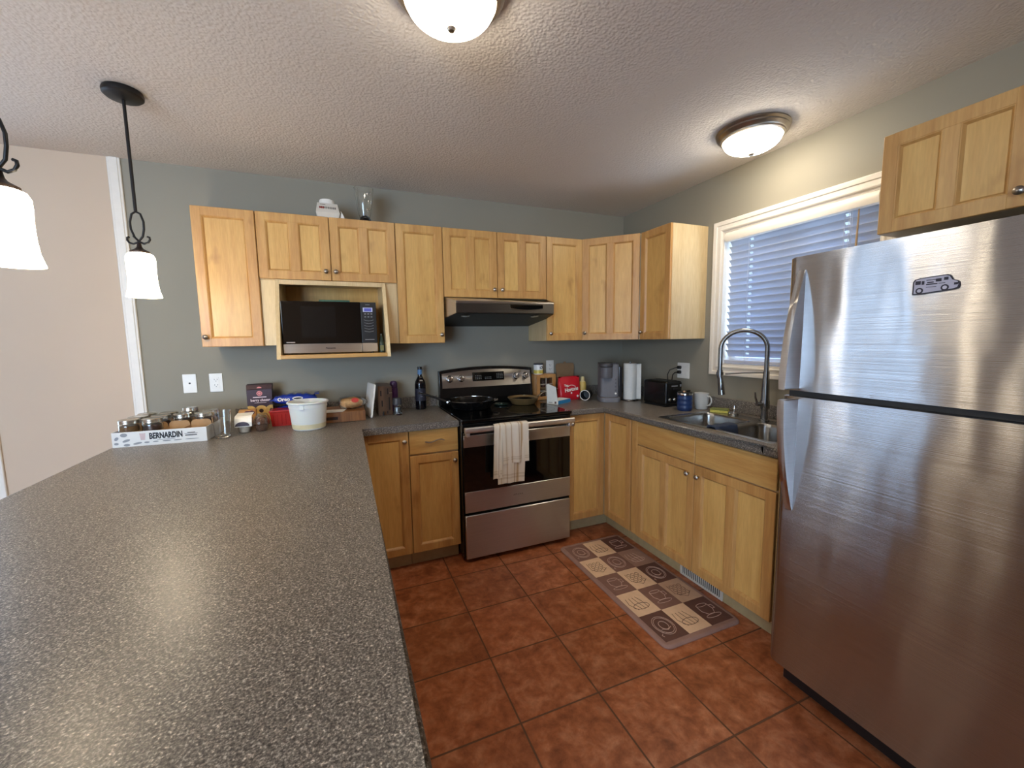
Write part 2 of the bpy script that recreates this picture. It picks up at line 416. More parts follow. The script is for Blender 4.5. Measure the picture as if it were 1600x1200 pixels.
# ================================================================== the room
CZ = 2.444
g = G().box(-7.0, 0.15, -6.0, 0.15, -0.08, 0.0); struct('floor', g, M['tile'])
g = G().box(-7.0, 0.15, -6.0, 0.15, CZ, CZ+0.08); struct('ceiling', g, M['ceiling'])
g = G().box(-3.455, 0.0, 0.0, 0.12, 0, CZ); struct('wall_back', g, M['wall'])
DX0, DX1, DZ = -5.85, -4.20, 2.06
g = G().box(DX1, -3.455, 0, 0.12, 0, CZ).box(-7.0, DX0, 0, 0.12, 0, CZ).box(DX0, DX1, 0, 0.12, DZ, CZ)
struct('wall_back_left', g, M['wall_beige'])
WY0, WY1, WZ0, WZ1 = -1.90, -1.03, 1.207, 2.075
g = G().box(0, 0.12, WY1, 0.12, 0, CZ).box(0, 0.12, -6.0, WY0, 0, CZ).box(0, 0.12, WY0, WY1, 0, WZ0).box(0, 0.12, WY0, WY1, WZ1, CZ)
struct('wall_right', g, M['wall'])
g = G().box(-7.12, -7.0, -6.0, 0.12, 0, CZ); struct('wall_left', g, M['wall_beige'])
FX0, FX1, FZ0, FZ1 = -6.6, -4.0, 0.55, 2.25
g = G().box(-7.0, FX0, -6.12, -6.0, 0, CZ).box(FX1, 0.15, -6.12, -6.0, 0, CZ).box(FX0, FX1, -6.12, -6.0, 0, FZ0).box(FX0, FX1, -6.12, -6.0, FZ1, CZ)
struct('wall_front', g, M['wall_beige'])
g = G().box(-3.485, -3.425, -0.012, -0.0005, 0.0, CZ-0.001, 0.003).box(-3.475, -3.435, -0.016, -0.011, 0.0, CZ-0.001, 0.003)
struct('trim_1', g, M['white'])
g = G().box(-4.125, -4.07, -0.014, -0.0005, 0.0, CZ-0.001, 0.003); struct('trim_2', g, M['white'])
g = G().box(-4.068, -3.49, -0.014, -0.0005, 0.0, 0.09, 0.003); struct('baseboard_left', g, M['white'])

# patio door beyond the peninsula
g = G()
for x0, x1 in ((DX0-0.07, DX0+0.0), (DX1, DX1+0.07)): g.box(x0, x1, -0.018, -0.0005, 0, DZ+0.07, 0.003)
g.box(DX0, DX1, -0.018, -0.0005, DZ, DZ+0.07, 0.003)
d1 = struct('door_1', g, M['white'])
g = G().box(DX0+0.001, DX0+0.05, 0.0, 0.1, 0.0, DZ-0.001).box(DX1-0.05, DX1-0.001, 0.0, 0.1, 0, DZ-0.001).box(DX0+0.05, DX1-0.05, 0, 0.1, DZ-0.05, DZ-0.001).box(DX0+0.05, DX1-0.05, 0.0, 0.1, 0.0, 0.04)
struct('door_frame', g, M['white'], d1)
g = G(); xm = (DX0+DX1)/2
for x0, x1, y0 in ((DX0+0.052, xm+0.03, 0.02), (xm-0.03, DX1-0.052, 0.06)):
    g.box(x0, x0+0.06, y0, y0+0.03, 0.042, DZ-0.052, 0.003).box(x1-0.06, x1, y0, y0+0.03, 0.042, DZ-0.052, 0.003)
    g.box(x0+0.06, x1-0.06, y0, y0+0.03, 0.042, 0.12, 0.003).box(x0+0.06, x1-0.06, y0, y0+0.03, DZ-0.12, DZ-0.052, 0.003)
struct('door_sash', g, M['white'], d1)
g = G().box(DX0+0.112, xm-0.03, 0.034, 0.038, 0.12, DZ-0.12).box(xm+0.03, DX1-0.112, 0.074, 0.078, 0.12, DZ-0.12); struct('door_glass', g, M['pane'], d1)
g = G().box(DX1-0.10, DX1-0.085, 0.02, 0.06, 0.95, 1.15, 0.004); struct('door_handle', g, M['nickel'], d1)

# unseen window added behind the camera to brighten the room
g = G().box(FX0-0.07, FX0, -6.0, -5.982, FZ0-0.07, FZ1+0.07, 0.003).box(FX1, FX1+0.07, -6.0, -5.982, FZ0-0.07, FZ1+0.07, 0.003).box(FX0, FX1, -6.0, -5.982, FZ1, FZ1+0.07, 0.003).box(FX0, FX1, -6.0, -5.97, FZ0-0.07, FZ0, 0.003)
w2 = struct('fill_window', g, M['white'])
g = G(); xm2 = (FX0+FX1)/2
for x0, x1 in ((FX0+0.001, FX0+0.06), (xm2-0.03, xm2+0.03), (FX1-0.06, FX1-0.001)): g.box(x0, x1, -6.08, -6.03, FZ0+0.001, FZ1-0.001)
g.box(FX0+0.06, FX1-0.06, -6.08, -6.03, FZ0+0.001, FZ0+0.06).box(FX0+0.06, FX1-0.06, -6.08, -6.03, FZ1-0.06, FZ1-0.001)
struct('fill_window_frame', g, M['white'], w2)
g = G().box(FX0+0.06, FX1-0.06, -6.058, -6.054, FZ0+0.06, FZ1-0.06); struct('window_glass', g, M['pane'], w2)

# sink window: moulded casing, jambs, sash, glass
def yz_rect(x, d): return [(x, WY0-d, WZ0-d), (x, WY1+d, WZ0-d), (x, WY1+d, WZ1+d), (x, WY0-d, WZ1+d)]
g = ring_loft(G(), [yz_rect(-p, d) for d, p in ((0, -0.002), (0, 0.010), (0.006, 0.014), (0.012, 0.014), (0.016, 0.010), (0.034, 0.011), (0.038, 0.016), (0.046, 0.019), (0.058, 0.020), (0.063, 0.016), (0.064, 0.0005))])
w1 = struct('window_1', g, M['white'], smooth=30)
g = ring_loft(G(), [yz_rect(x, d) for x, d in ((-0.002, 0.0), (-0.002, -0.012), (0.119, -0.012), (0.119, 0.0))]); struct('window_jamb', g, M['white'], w1)
g = ring_loft(G(), [yz_rect(x, d) for x, d in ((0.118, -0.012), (0.085, -0.012), (0.085, -0.055), (0.118, -0.055))]); g.box(0.087, 0.115, -1.49, -1.44, WZ0+0.05, WZ1-0.05)
struct('window_sash', g, M['white'], w1)
g = G().box(0.098, 0.102, WY0+0.055, WY1-0.055, WZ0+0.055, WZ1-0.055); struct('window_glass', g, M['pane'], w1)

# ================================================================== window blind
m, nt, b = new_mat('blind_slat'); nt.nodes.remove(b); out = [n for n in nt.nodes if n.type == 'OUTPUT_MATERIAL'][0]
df = N(nt, 'ShaderNodeBsdfDiffuse'); df.inputs[0].default_value = S(206, 209, 216); tl = N(nt, 'ShaderNodeBsdfTranslucent'); tl.inputs[0].default_value = S(205, 215, 235)
gl = N(nt, 'ShaderNodeBsdfGlossy'); gl.inputs['Roughness'].default_value = 0.3
mx = N(nt, 'ShaderNodeMixShader'); mx.inputs[0].default_value = 0.27; mx2 = N(nt, 'ShaderNodeMixShader'); mx2.inputs[0].default_value = 0.06
nt.links.new(df.outputs[0], mx.inputs[1]); nt.links.new(tl.outputs[0], mx.inputs[2]); nt.links.new(mx.outputs[0], mx2.inputs[1]); nt.links.new(gl.outputs[0], mx2.inputs[2]); nt.links.new(mx2.outputs[0], out.inputs[0])
M['slat'] = m
bl = thing('window_blind', 'white slatted window blind lowered and nearly closed in the window above the sink', 'blind', (0.04, -1.465, WZ0+0.012))
g = G(); BY0, BY1 = WY0+0.022, WY1-0.024
tilt = math.radians(-56); n_sl = 18
for k in range(n_sl):
    zc = 1.288+k*0.0415; xc = 0.045
    def pt(s_, y):  # s_ -1 (room side) .. 1 (glass side); a little crowned
        a = 0.025*s_; cr = 0.003*(1-s_*s_)
        return Vector((xc+a*math.cos(tilt)-cr*math.sin(tilt), y, zc+a*math.sin(tilt)+cr*math.cos(tilt)))
    holes = [BY0, -1.732, -1.712, -1.212, -1.192, BY1]
    for s0, s1, spans in ((-1, -0.35, [(BY0, BY1)]), (0.35, 1, [(BY0, BY1)]), (-0.35, 0.35, [(holes[0], holes[1]), (holes[2], holes[3]), (holes[4], holes[5])])):
        for y0, y1 in spans:
            ss = [s0+(s1-s0)*q/3 for q in range(4)]
            up = [pt(s_, y0)+Vector((0, 0, 0.0012)) for s_ in ss]; dn = [pt(s_, y0)-Vector((0, 0, 0.0012)) for s_ in reversed(ss)]
            r0 = up+dn; r1 = [p+Vector((0, y1-y0, 0)) for p in r0]
            g.loft([r0, r1])
part('slats', g, M['slat'], bl, world=True, smooth=30)
g = G().box(0.02, 0.07, BY0, BY1, WZ0+0.016, WZ0+0.038, 0.004); part('bottom_rail', g, M['slat'], bl, world=True)
g = G().box(0.012, 0.075, BY0, BY1, WZ1-0.062, WZ1-0.014, 0.002); part('head_rail', g, M['white'], bl, world=True)
prof = [(0.012, WZ1-0.074), (0.0, WZ1-0.076), (-0.012, WZ1-0.070), (-0.017, WZ1-0.050), (-0.015, WZ1-0.030), (-0.006, WZ1-0.015), (0.011, WZ1-0.014)]
g = G().loft([[(x, y, z) for x, z in prof] for y in (BY0, BY1)]); part('valance', g, M['white'], bl, world=True)
for y in (-1.722, -1.202):
    for x in (0.021, 0.069): g = G().tube([(x, y, WZ0+0.03), (x, y, WZ1-0.06)], 0.0012, 5); part('ladder_cord', g, M['slat'], bl, world=True)
g = G().tube([(0.006, -1.79, WZ1-0.07), (0.0, -1.79, 1.80), (-0.001, -1.79, 1.52)], [0.003, 0.005, 0.0055], 6); part('tilt_wand', g, plain('tan_wand', S(176, 150, 116), 0.4), bl, world=True, label='tan tilt wand')
for y in (-1.765, -1.757, -1.75): g = G().tube([(0.005, y, WZ1-0.07), (0.004, y, 1.9), (0.003, y-0.004, 1.55)], 0.0011, 5); part('pull_cord', g, M['slat'], bl, world=True)

# ================================================================== cabinets
def knob(parent, x, y, z):
    g = G().lathe([(0.006, 0), (0.006, 0.010), (0.009, 0.013), (0.0135, 0.018), (0.0135, 0.023), (0.009, 0.028), (0.0, 0.0295)], n=16)
    g.xf(Matrix.Translation((x, y, z)) @ Matrix.Rotation(PI/2, 4, 'X'))
    return part('knob', g, M['nickel'], parent, label='round brushed nickel knob')
def door(parent, x0, x1, z0, z1, y, panels=1, kn=None, name='door', fr=0.047):
    """framed door: front face at y-0.019, looking towards -y"""
    t = 0.019; g = G(); yb = y-0.0005; yf = y-t
    g.box(x0, x0+fr, yf, yb, z0, z1, 0.0025).box(x1-fr, x1, yf, yb, z0, z1, 0.0025)
    g.box(x0+fr-0.003, x1-fr+0.003, yf+0.0003, yb, z0, z0+fr, 0.002).box(x0+fr-0.003, x1-fr+0.003, yf+0.0003, yb, z1-fr, z1, 0.002)
    ops = []
    if panels == 2:
        xm = (x0+x1)/2; g.box(xm-0.024, xm+0.024, yf+0.0003, yb, z0+fr-0.002, z1-fr+0.002, 0.002)
        ops = [(x0+fr, xm-0.024), (xm+0.024, x1-fr)]
    else: ops = [(x0+fr, x1-fr)]
    for a, c in ops:
        R = lambda i, yy: [(a+i, yy, z0+fr+i), (c-i, yy, z0+fr+i), (c-i, yy, z1-fr-i), (a+i, yy, z1-fr-i)]
        ring_loft(g, [R(-0.002, yf+0.0015), R(0.002, yf+0.0025), R(0.0095, yf+0.0115), R(0.0095, yb)])
    d = part(name, g, M['maple'], parent, smooth=30)
    for a, c in ops:
        g = G().box(a+0.0098, c-0.0098, yf+0.011, yb-0.001, z0+fr+0.0098, z1-fr-0.0098); part('panel', g, M['maple_panel'], d, smooth=0)
    if kn: knob(d, kn[0], yf, kn[1])
    return d
ZT, ZB = 2.1376, 1.3865
UH = ZT-ZB
def wall_cab(label, w, h, depth, doors, loc, rz=0.0, body=True, flip=False):
    t = thing('wall_cabinet', label, 'cabinet', loc, rz)
    if body:
        g = G().box(0.0008, w-0.0008, -depth, -0.001, 0.0, h, 0.001); part('body', g, M['maple_side'], t, smooth=0)
    for x0, x1, z0, z1, p, kn in doors: door(t, x0, x1, z0, z1, -depth, p, kn)
    return t
e = 0.0024
# back wall, left to right
wall_cab('tall single-door maple wall cabinet at the left end of the row, beside the microwave shelf', 0.2985, UH, 0.305, [(e, 0.2961, 0, UH, 1, (0.024, 0.054))], (-3.0452, 0, ZB))
t = wall_cab('maple wall cabinet with two short doors above the open microwave shelf', 0.7595, ZT-1.765, 0.305, [(e, 0.3777, 0.004, ZT-1.765, 2, (0.351, 0.055)), (0.3818, 0.7571, 0.004, ZT-1.765, 2, (0.405, 0.055))], (-2.7467, 0, 1.765))
NL, NR = -2.668, -2.062
g = G().box(-2.7452, NL-0.0003, -0.305, -0.001, 1.3885, 1.764, 0.001); part('filler', g, M['maple_side'], t, world=True, smooth=0)
g = G().box(NR+0.0003, -1.9885, -0.305, -0.001, 1.3885, 1.764, 0.001); part('filler', g, M['maple_side'], t, world=True, smooth=0)
for xa in (NL, NR-0.02):
    Mx = Matrix(((0, 0, 1, 0), (1, 0, 0, 0), (0, 1, 0, 0), (0, 0, 0, 1)))
    g = G().prism([(-0.001, 1.312), (-0.485, 1.312), (-0.327, 1.764), (-0.001, 1.764)], xa, xa+0.02, Mx); part('shelf_side', g, M['maple_side'], t, world=True, smooth=0)
g = G().box(NL+0.02, NR-0.02, -0.488, -0.001, 1.312, 1.334, 0.002); part('shelf', g, M['maple_flat'], t, world=True, smooth=0)
g = G().box(NL+0.02, NR-0.02, -0.335, -0.315, 1.738, 1.764, 0.001); part('top_rail', g, M['maple_side'], t, world=True, smooth=0)
g = G().box(NL+0.02, NR-0.02, -0.006, -0.001, 1.334, 1.764); part('back_panel', g, M['maple_panel'], t, world=True, smooth=0)
wall_cab('tall single-door maple wall cabinet between the microwave shelf and the range hood', 0.300, UH, 0.305, [(e, 0.2976, 0, UH, 1, (0.274, 0.054))], (-1.987, 0, ZB))
wall_cab('maple wall cabinet with two short doors directly above the range hood', 0.7635, ZT-1.6905, 0.305, [(e, 0.3797, 0, ZT-1.6905, 2, (0.353, 0.055)), (0.3838, 0.7611, 0, ZT-1.6905, 2, (0.411, 0.055))], (-1.6865, 0, 1.6905))
wall_cab('narrow single-door maple wall cabinet just right of the range hood', 0.3055, UH, 0.305, [(e, 0.3031, 0, UH, 1, (0.026, 0.054))], (-0.9225, 0, ZB))
# diagonal corner cabinet
t = thing('wall_cabinet', 'diagonal corner maple wall cabinet with one wide double-panel door', 'cabinet', (-0.6165, -0.305, ZB), -PI/4)
g = G().prism([(-0.6145, -0.001), (-0.001, -0.001), (-0.001, -0.6095), (-0.305, -0.6095), (-0.6145, -0.305)], ZB, ZT); part('body', g, M['maple_side'], t, world=True, smooth=0)
dl = math.hypot(0.6165-0.305, 0.6105-0.305)
door(t, 0.010, dl-0.010, 0, UH, -0.002, 2, (0.034, 0.054))
# right wall
wall_cab('narrow maple wall cabinet on the window wall with a plain side panel facing the room', 0.3005, UH, 0.305, [(0.012, 0.299, 0, UH, 1, (0.040, 0.054))], (0, -0.6112, ZB), -PI/2)
wall_cab('maple wall cabinet with two low doors above the refrigerator', 0.764, 0.357, 0.381, [(e, 0.381, 0, 0.357, 2, (0.366, 0.045)), (0.383, 0.7625, 0, 0.357, 2, (0.398, 0.045))], (0, -2.072, 1.7805), -PI/2)

# ------------------------------------------------------------------ base cabinets
BH = 0.871
def base_cab(label, w, fronts, loc, rz=0.0, toe=True, name='base_cabinet', hollow=False):
    t = thing(name, label, 'cabinet', loc, rz)
    if hollow: g = G().box(0.001, 0.019, -0.592, -0.004, 0.10, BH).box(w-0.019, w-0.001, -0.592, -0.004, 0.10, BH).box(0.019, w-0.019, -0.592, -0.580, 0.10, BH).box(0.019, w-0.019, -0.012, -0.004, 0.10, BH).box(0.019, w-0.019, -0.580, -0.012, 0.10, 0.118)
    else: g = G().box(0.001, w-0.001, -0.592, -0.004, 0.10, BH, 0.001)
    part('body', g, M['maple_side'], t, smooth=0)
    if toe: g = G().box(0.001, w-0.001, -0.534, -0.03, 0.0, 0.1); part('toe_kick', g, M['toe'], t, smooth=0)
    for f in fronts:
        if f[0] == 'door': door(t, *f[1:5], -0.592, f[5], f[6])
        else:
            x0, x1, z0, z1 = f[1:5]
            g = G().box(x0, x1, -0.611, -0.5925, z0, z1, 0.003); d = part(f[0], g, M['maple_flat'], t, smooth=30)
            if f[0] == 'drawer':
                xm, zm = f[5]
                pts = [(xm-0.058+0.116*k/16, -0.6265-0.0*math.sin(k), zm+0.0065*math.sin(-2*PI*k/16*1.0)) for k in range(17)]
                g = G().tube(pts, 0.0042, 8)
                for q in (2, 14): g.tube([(pts[q][0], -0.6105, pts[q][2]), (pts[q][0], -0.6265, pts[q][2])], 0.0035, 6)
                part('pull', g, M['nickel'], d, label='wavy brushed nickel pull')
    return t
base_cab('maple base cabinet with one tall door in the inner corner of the peninsula', 0.282, [('door', 0.0, 0.2805, 0.107, 0.868, 1, (0.255, 0.811))], (-2.2785, 0, 0))
base_cab('maple base cabinet with a drawer and wavy pull left of the stove', 0.303, [('drawer', 0.002, 0.300, 0.724, 0.868, (0.152, 0.799)), ('door', 0.002, 0.300, 0.107, 0.715, 1, (0.273, 0.665))], (-1.9955, 0, 0))
# corner unit with two doors meeting
t = thing('base_cabinet', 'L-shaped corner maple base cabinet with two narrow doors right of the stove', 'cabinet', (-0.9205, -0.001, 0))
pl = [(-0.9195, -0.004), (-0.004, -0.004), (-0.004, -0.9045), (-0.592, -0.9045), (-0.592, -0.592), (-0.9195, -0.592)]
g = G().prism(pl, 0.10, BH); part('body', g, M['maple_side'], t, world=True, smooth=0)
pl = [(-0.9195, -0.03), (-0.03, -0.03), (-0.03, -0.9045), (-0.534, -0.9045), (-0.534, -0.534), (-0.9195, -0.534)]
g = G().prism(pl, 0.0, 0.10); part('toe_kick', g, M['toe'], t, world=True, smooth=0)
door(t, 0.006, 0.3085, 0.107, 0.868, -0.591, 1, (0.036, 0.811))
def door_rot(parent, origin, *a, **k):
    d = door(parent, *a, **k); d.location = (origin[0]-parent.location.x, origin[1]-parent.location.y, origin[2]-parent.location.z); d.rotation_euler = (0, 0, -PI/2); return d
door_rot(t, (0, -0.613, 0), 0.003, 0.287, 0.107, 0.868, -0.592, 1, None)
# sink base
t = base_cab('wide maple sink base cabinet with two false drawer fronts and double doors under the window', 0.978,
         [('front', 0.062, 0.5235, 0.722, 0.866), ('front', 0.5265, 0.9755, 0.722, 0.866),
          ('door', 0.062, 0.5235, 0.107, 0.7145, 2, (0.487, 0.658)), ('door', 0.5265, 0.9755, 0.107, 0.7145, 2, (0.556, 0.657))], (0, -0.9065, 0), -PI/2, hollow=True)
g = G().box(0.004, 0.058, -0.606, -0.5925, 0.107, 0.868, 0.002); part('filler', g, M['maple'], t, smooth=0)
# peninsula carcass under the wide worktop
t = thing('peninsula_cabinet', 'maple cabinet carrying the wide peninsula worktop beside the pendant lamps', 'cabinet', (-2.60, -1.70, 0))
g = G().box(-2.90, -2.305, -2.60, -0.64, 0.10, BH, 0.001); part('body', g, M['maple_side'], t, world=True, smooth=0)
g = G().box(-2.88, -2.36, -2.58, -0.65, 0.0, 0.10); part('toe_kick', g, M['toe'], t, world=True, smooth=0)
for k in range(4):
    y0 = -2.59+k*0.48
    d = door(t, 0, 0.474, 0.107, 0.868, 0, 2, (0.45, 0.811)); d.location = (-2.3045+2.60, y0+1.70, 0); d.rotation_euler = (0, 0, PI/2)

# ------------------------------------------------------------------ worktops
CH = 0.914
t = thing('countertop', 'wide L-shaped speckled grey countertop of the peninsula, running back to the stove', 'countertop', (-2.8, -1.3, 0.8725))
g = G().prism([(-3.39, -2.73), (-2.265, -2.73), (-2.263, -0.635), (-1.6925, -0.635), (-1.6925, -0.002), (-3.39, -0.002)], 0.8725, CH, b=0.009, seg=3)
part('worktop', g, M['laminate'], t, world=True, smooth=50)
g = G().box(-2.98, -1.6945, -0.020, -0.0015, CH+0.0002, 0.994, 0.004, 2); part('backsplash', g, M['laminate'], t, world=True)
t = thing('countertop', 'speckled grey corner countertop around the sink, right of the stove', 'countertop', (-0.4, -0.9, 0.8725))
SKX0, SKX1, SKY0, SKY1 = -0.545, -0.165, -1.825, -1.125
g = G().prism([(-0.9215, -0.635), (-0.635, -0.635), (-0.635, SKY1), (-0.002, SKY1), (-0.002, -0.002), (-0.9215, -0.002)], 0.8725, CH)
g.box(-0.635, SKX0, SKY0, SKY1, 0.8725, CH).box(SKX1, -0.002, SKY0, SKY1, 0.8725, CH).box(-0.635, -0.002, -1.912, SKY0, 0.8725, CH)
bmesh.ops.remove_doubles(g.bm, verts=g.bm.verts, dist=1e-5)
es = [e_ for e_ in g.bm.edges if all(abs(v.co.z-CH) < 1e-5 or abs(v.co.z-0.8725) < 1e-5 for v in e_.verts) and abs(e_.verts[0].co.z-e_.verts[1].co.z) < 1e-6 and
      ((all(abs(v.co.x+0.635) < 1e-5 for v in e_.verts)) or (all(abs(v.co.y+0.635) < 1e-5 for v in e_.verts) and all(v.co.x <= -0.634 for v in e_.verts)))]
bmesh.ops.bevel(g.bm, geom=es, offset=0.009, segments=3, affect='EDGES', profile=0.5)
part('worktop', g, M['laminate'], t, world=True, smooth=50)
g = G().box(-0.9195, -0.021, -0.020, -0.0015, CH+0.0002, 0.994, 0.004, 2); part('backsplash', g, M['laminate'], t, world=True)
g = G().box(-0.020, -0.0015, -1.91, -0.0205, CH+0.0002, 0.994, 0.004, 2); part('backsplash', g, M['laminate'], t, world=True)
g = G().box(-0.637, -0.003, -1.9155, -1.9125, 0.8725, CH-0.001); part('end_cap', g, M['blackplastic'], t, world=True, label='black end cap')

# ------------------------------------------------------------------ wall plates, vent
def plate(label, c, rz, w=0.07, h=0.115, kind='outlet', cat='outlet'):
    t = thing('wall_plate' if kind != 'outlet' else 'power_outlet', label, cat, c, rz)
    g = G().box(-w/2, w/2, -0.007, -0.0008, -h/2, h/2, 0.003, 2); part('cover', g, M['plate'], t)
    return t
def sockets(t, x=0.0):
    g = G().box(x-0.017, x+0.017, -0.0085, -0.007, -0.034, 0.034, 0.001); part('socket', g, M['plate'], t)
    g = G()
    for z in (-0.018, 0.016):
        g.box(x-0.0085, x-0.006, -0.0092, -0.008, z, z+0.008).box(x+0.006, x+0.0085, -0.0092, -0.008, z, z+0.008).cyl((x, -0.0092, z-0.006), 0.0025, 0.001, 'y', 8)
    part('slots', g, M['blackplastic'], t, label='black socket slots')
t = plate('blank white wall plate with one centre hole, left of the power outlet', (-3.206, 0, 1.164), 0, kind='jack', cat='wall plate')
g = G().cyl((0, -0.0085, 0.002), 0.0055, 0.002, 'y', 12); part('jack', g, M['blackplastic'], t, label='black centre jack')
t = plate('white power outlet on the grey wall left of the microwave shelf', (-3.071, 0, 1.163), 0); sockets(t)
t = plate('white power outlet half hidden behind the small wooden spice cabinet', (-0.731, 0, 1.166), 0); sockets(t)
t = plate('wide white outlet and switch plate with two black plugs above the toaster', (0, -0.731, 1.153), -PI/2, 0.115, 0.115); sockets(t, -0.024)
g = G().box(0.008, 0.040, -0.009, -0.007, -0.033, 0.033, 0.001); part('rocker_switch', g, M['plate'], t)
for k, (z, lab, ty, tz) in enumerate(((1.176, 'black plug in the upper socket with its cord looping behind the toaster', -0.735, 1.09), (1.141, 'black plug in the lower socket with its cord dropping behind the toaster', -0.715, 1.0))):
    g = G().box(-0.034, -0.0095, -0.719, -0.695, z-0.012, z+0.012, 0.005, 2)
    g.tube([(-0.034, -0.707, z), (-0.055, -0.700+k*0.001, z-0.003), (-0.075, -0.668-k*0.030, z-0.02), (-0.082, -0.655-k*0.045, z-0.055), (-0.080, -0.660-k*0.045, 1.06), (-0.072, -0.672-k*0.04, 1.0), (-0.060, -0.675-k*0.04, 0.93), (-0.050, -0.675-k*0.04, 0.919)], 0.0032, 7)
    single('electric_plug', g.xf(Matrix.Translation((0.05, 0.7, -0.918))), M['blackplastic'], lab, 'cord', (-0.05, -0.7, 0.918), group='plugs above the toaster')
t = thing('floor_vent', 'white slotted floor vent in the toe kick under the sink cabinet', 'vent', (-0.536, -1.43, 0.052))
g = G(); y0, y1 = -1.578, -1.284
g.box(-0.541, -0.535, y0, y1, 0.002, 0.014, 0.001).box(-0.541, -0.535, y0, y1, 0.090, 0.102, 0.001).box(-0.541, -0.535, y0, y0+0.016, 0.014, 0.09).box(-0.541, -0.535, y1-0.016, y1, 0.014, 0.09)
n_ = 19
for k in range(n_):
    yy = y0+0.02+(y1-y0-0.04)*(k+0.5)/n_; g.box(-0.540, -0.536, yy-0.0022, yy+0.0022, 0.013, 0.091)
part('grille', g, M['vent'], t, world=True, smooth=0)
g = G().box(-0.5352, -0.5345, y0+0.01, y1-0.01, 0.01, 0.095); part('duct_shade', g, M['black'], t, world=True, smooth=0, label='black sheet for the shade behind the slots')  # black sheet stands in for the shade inside the vent

# ================================================================== range hood
t = thing('range_hood', 'stainless and black range hood under the short cabinet above the stove', 'range hood', (-1.305, -0.25, 1.505))
A = [(-1.6845, -0.004), (-0.9245, -0.004), (-0.9245, -0.32), (-0.955, -0.49), (-1.654, -0.49), (-1.6845, -0.32)]
def hring(zs): return [(x, y, z) for (x, y), z in zip(A, zs)]
g = G().loft([hring((1.506, 1.506, 1.549, 1.572, 1.572, 1.549)), hring((1.688, 1.688, 1.688, 1.652, 1.652, 1.688))], False, True)
part('shell', g, M['steel'], t, world=True, smooth=20)
g = G().loft([hring((1.5055, 1.5055, 1.5485, 1.5715, 1.5715, 1.5485)), hring((1.510, 1.510, 1.553, 1.576, 1.576, 1.553))])
part('underside', g, plain('hood_black', S(10, 10, 11), 0.45), t, world=True, smooth=0)
g = G().box(-1.654, -0.955, -0.493, -0.4895, 1.575, 1.636, 0.001); part('front_panel', g, brushed('dark_steel', (0.20, 0.20, 0.20, 1), 0.3, 0.6), t, world=True, smooth=0)
g = G().box(-1.655, -0.954, -0.495, -0.4885, 1.638, 1.652, 0.002); part('front_lip', g, M['steel'], t, world=True)
g = G(); pts = [(-1.283+0.24*k/12, 1.607+0.0-0.010*math.sin(PI*k/12)) for k in range(13)]
g.prism([(-1.043, 1.631), (-1.283, 1.631)]+pts, 0.4935, 0.4975, Matrix(((1, 0, 0, 0), (0, 0, -1, 0), (0, 1, 0, 0), (0, 0, 0, 1)))); part('control_panel', g, M['blackglass'], t, world=True, smooth=0)
g = G().tube([(x, -0.4965, z) for x, z in [(-1.285, 1.618)]+pts+[(-1.041, 1.618)]], 0.002, 6); part('control_trim', g, M['chrome'], t, world=True)
for xx in (-1.57, -1.07):
    g = G().lathe([(0.0, -0.004), (0.022, -0.003), (0.03, 0.0)], (0, 0, 0), 16).xf(Matrix.Translation((xx, -0.42, 1.559)) @ Matrix.Rotation(math.atan2(0.0635, -0.448)+PI, 4, 'X'))
    part('lamp_lens', g, M['chrome'], t, world=True)

# ================================================================== stove
SX0, SX1 = -1.688, -0.9275
t = thing('stove', 'freestanding stainless and black electric stove with a smooth glass top', 'stove', ((SX0+SX1)/2, -0.35, 0))
g = G().box(SX0, SX1, -0.655, -0.03, 0.025, 0.898, 0.004); part('body', g, M['black'], t, world=True)
for x in (SX0+0.04, SX1-0.04):
    for y in (-0.6, -0.08): g = G().cyl((x, y, 0.0), 0.018, 0.026, n=12); part('foot', g, M['blackplastic'], t, world=True)
g = G().box(SX0-0.001, SX1+0.001, -0.690, -0.075, 0.899, 0.9195, 0.005, 2); part('cooktop', g, M['blackglass'], t, world=True)
m, nt, b = new_mat('burner_ring'); b.inputs['Base Color'].default_value = S(38, 38, 40); b.inputs['Roughness'].default_value = 0.25
for cx, cy, r in ((-1.49, -0.235, 0.085), (-1.09, -0.235, 0.085), (-1.49, -0.52, 0.10), (-1.09, -0.52, 0.11)):
    g = G(); n = 40
    g.loft([[(cx+r_*math.cos(2*PI*k/n), cy+r_*math.sin(2*PI*k/n), 0.9197) for k in range(n)] for r_ in (r, r-0.003)], False, False); part('burner', g, m, t, world=True)
g = G().box(SX0+0.002, SX1-0.002, -0.676, -0.656, 0.845, 0.897, 0.004); part('front_strip', g, M['black'], t, world=True)
DXa, DXb = -1.680, -0.938
g = G().box(DXa, DXb, -0.680, -0.657, 0.332, 0.838, 0.003); od = part('oven_door', g, M['black'], t, world=True)
g = G().box(DXa, DXb, -0.6835, -0.6795, 0.748, 0.822, 0.0015); part('upper_panel', g, M['steel'], od, world=True)
g = G().box(DXa+0.002, DXb-0.002, -0.6825, -0.6795, 0.4665, 0.747); part('window_glass', g, M['blackglass'], od, world=True)
g = G().box(DXa, DXb, -0.6835, -0.6795, 0.332, 0.4655, 0.0015); lp = part('lower_panel', g, M['steel'], od, world=True)
lettering('A M A N A', 0.014, M['darkgrey'], od, ((-1.325)-t.location.x, -0.6838-t.location.y, 0.404), name='lettering')
hz = 0.865
g = G()
g.prism(rounded_rect(0.024, 0.036, 0.011, 4), DXa-0.004, DXb+0.004, Matrix(((0, 0, 1, 0), (1, 0, 0, -0.728), (0, 1, 0, hz), (0, 0, 0, 1))))
for x in (DXa+0.02, DXb-0.02): g.box(x-0.012, x+0.012, -0.72, -0.679, hz-0.045, hz-0.012, 0.004)
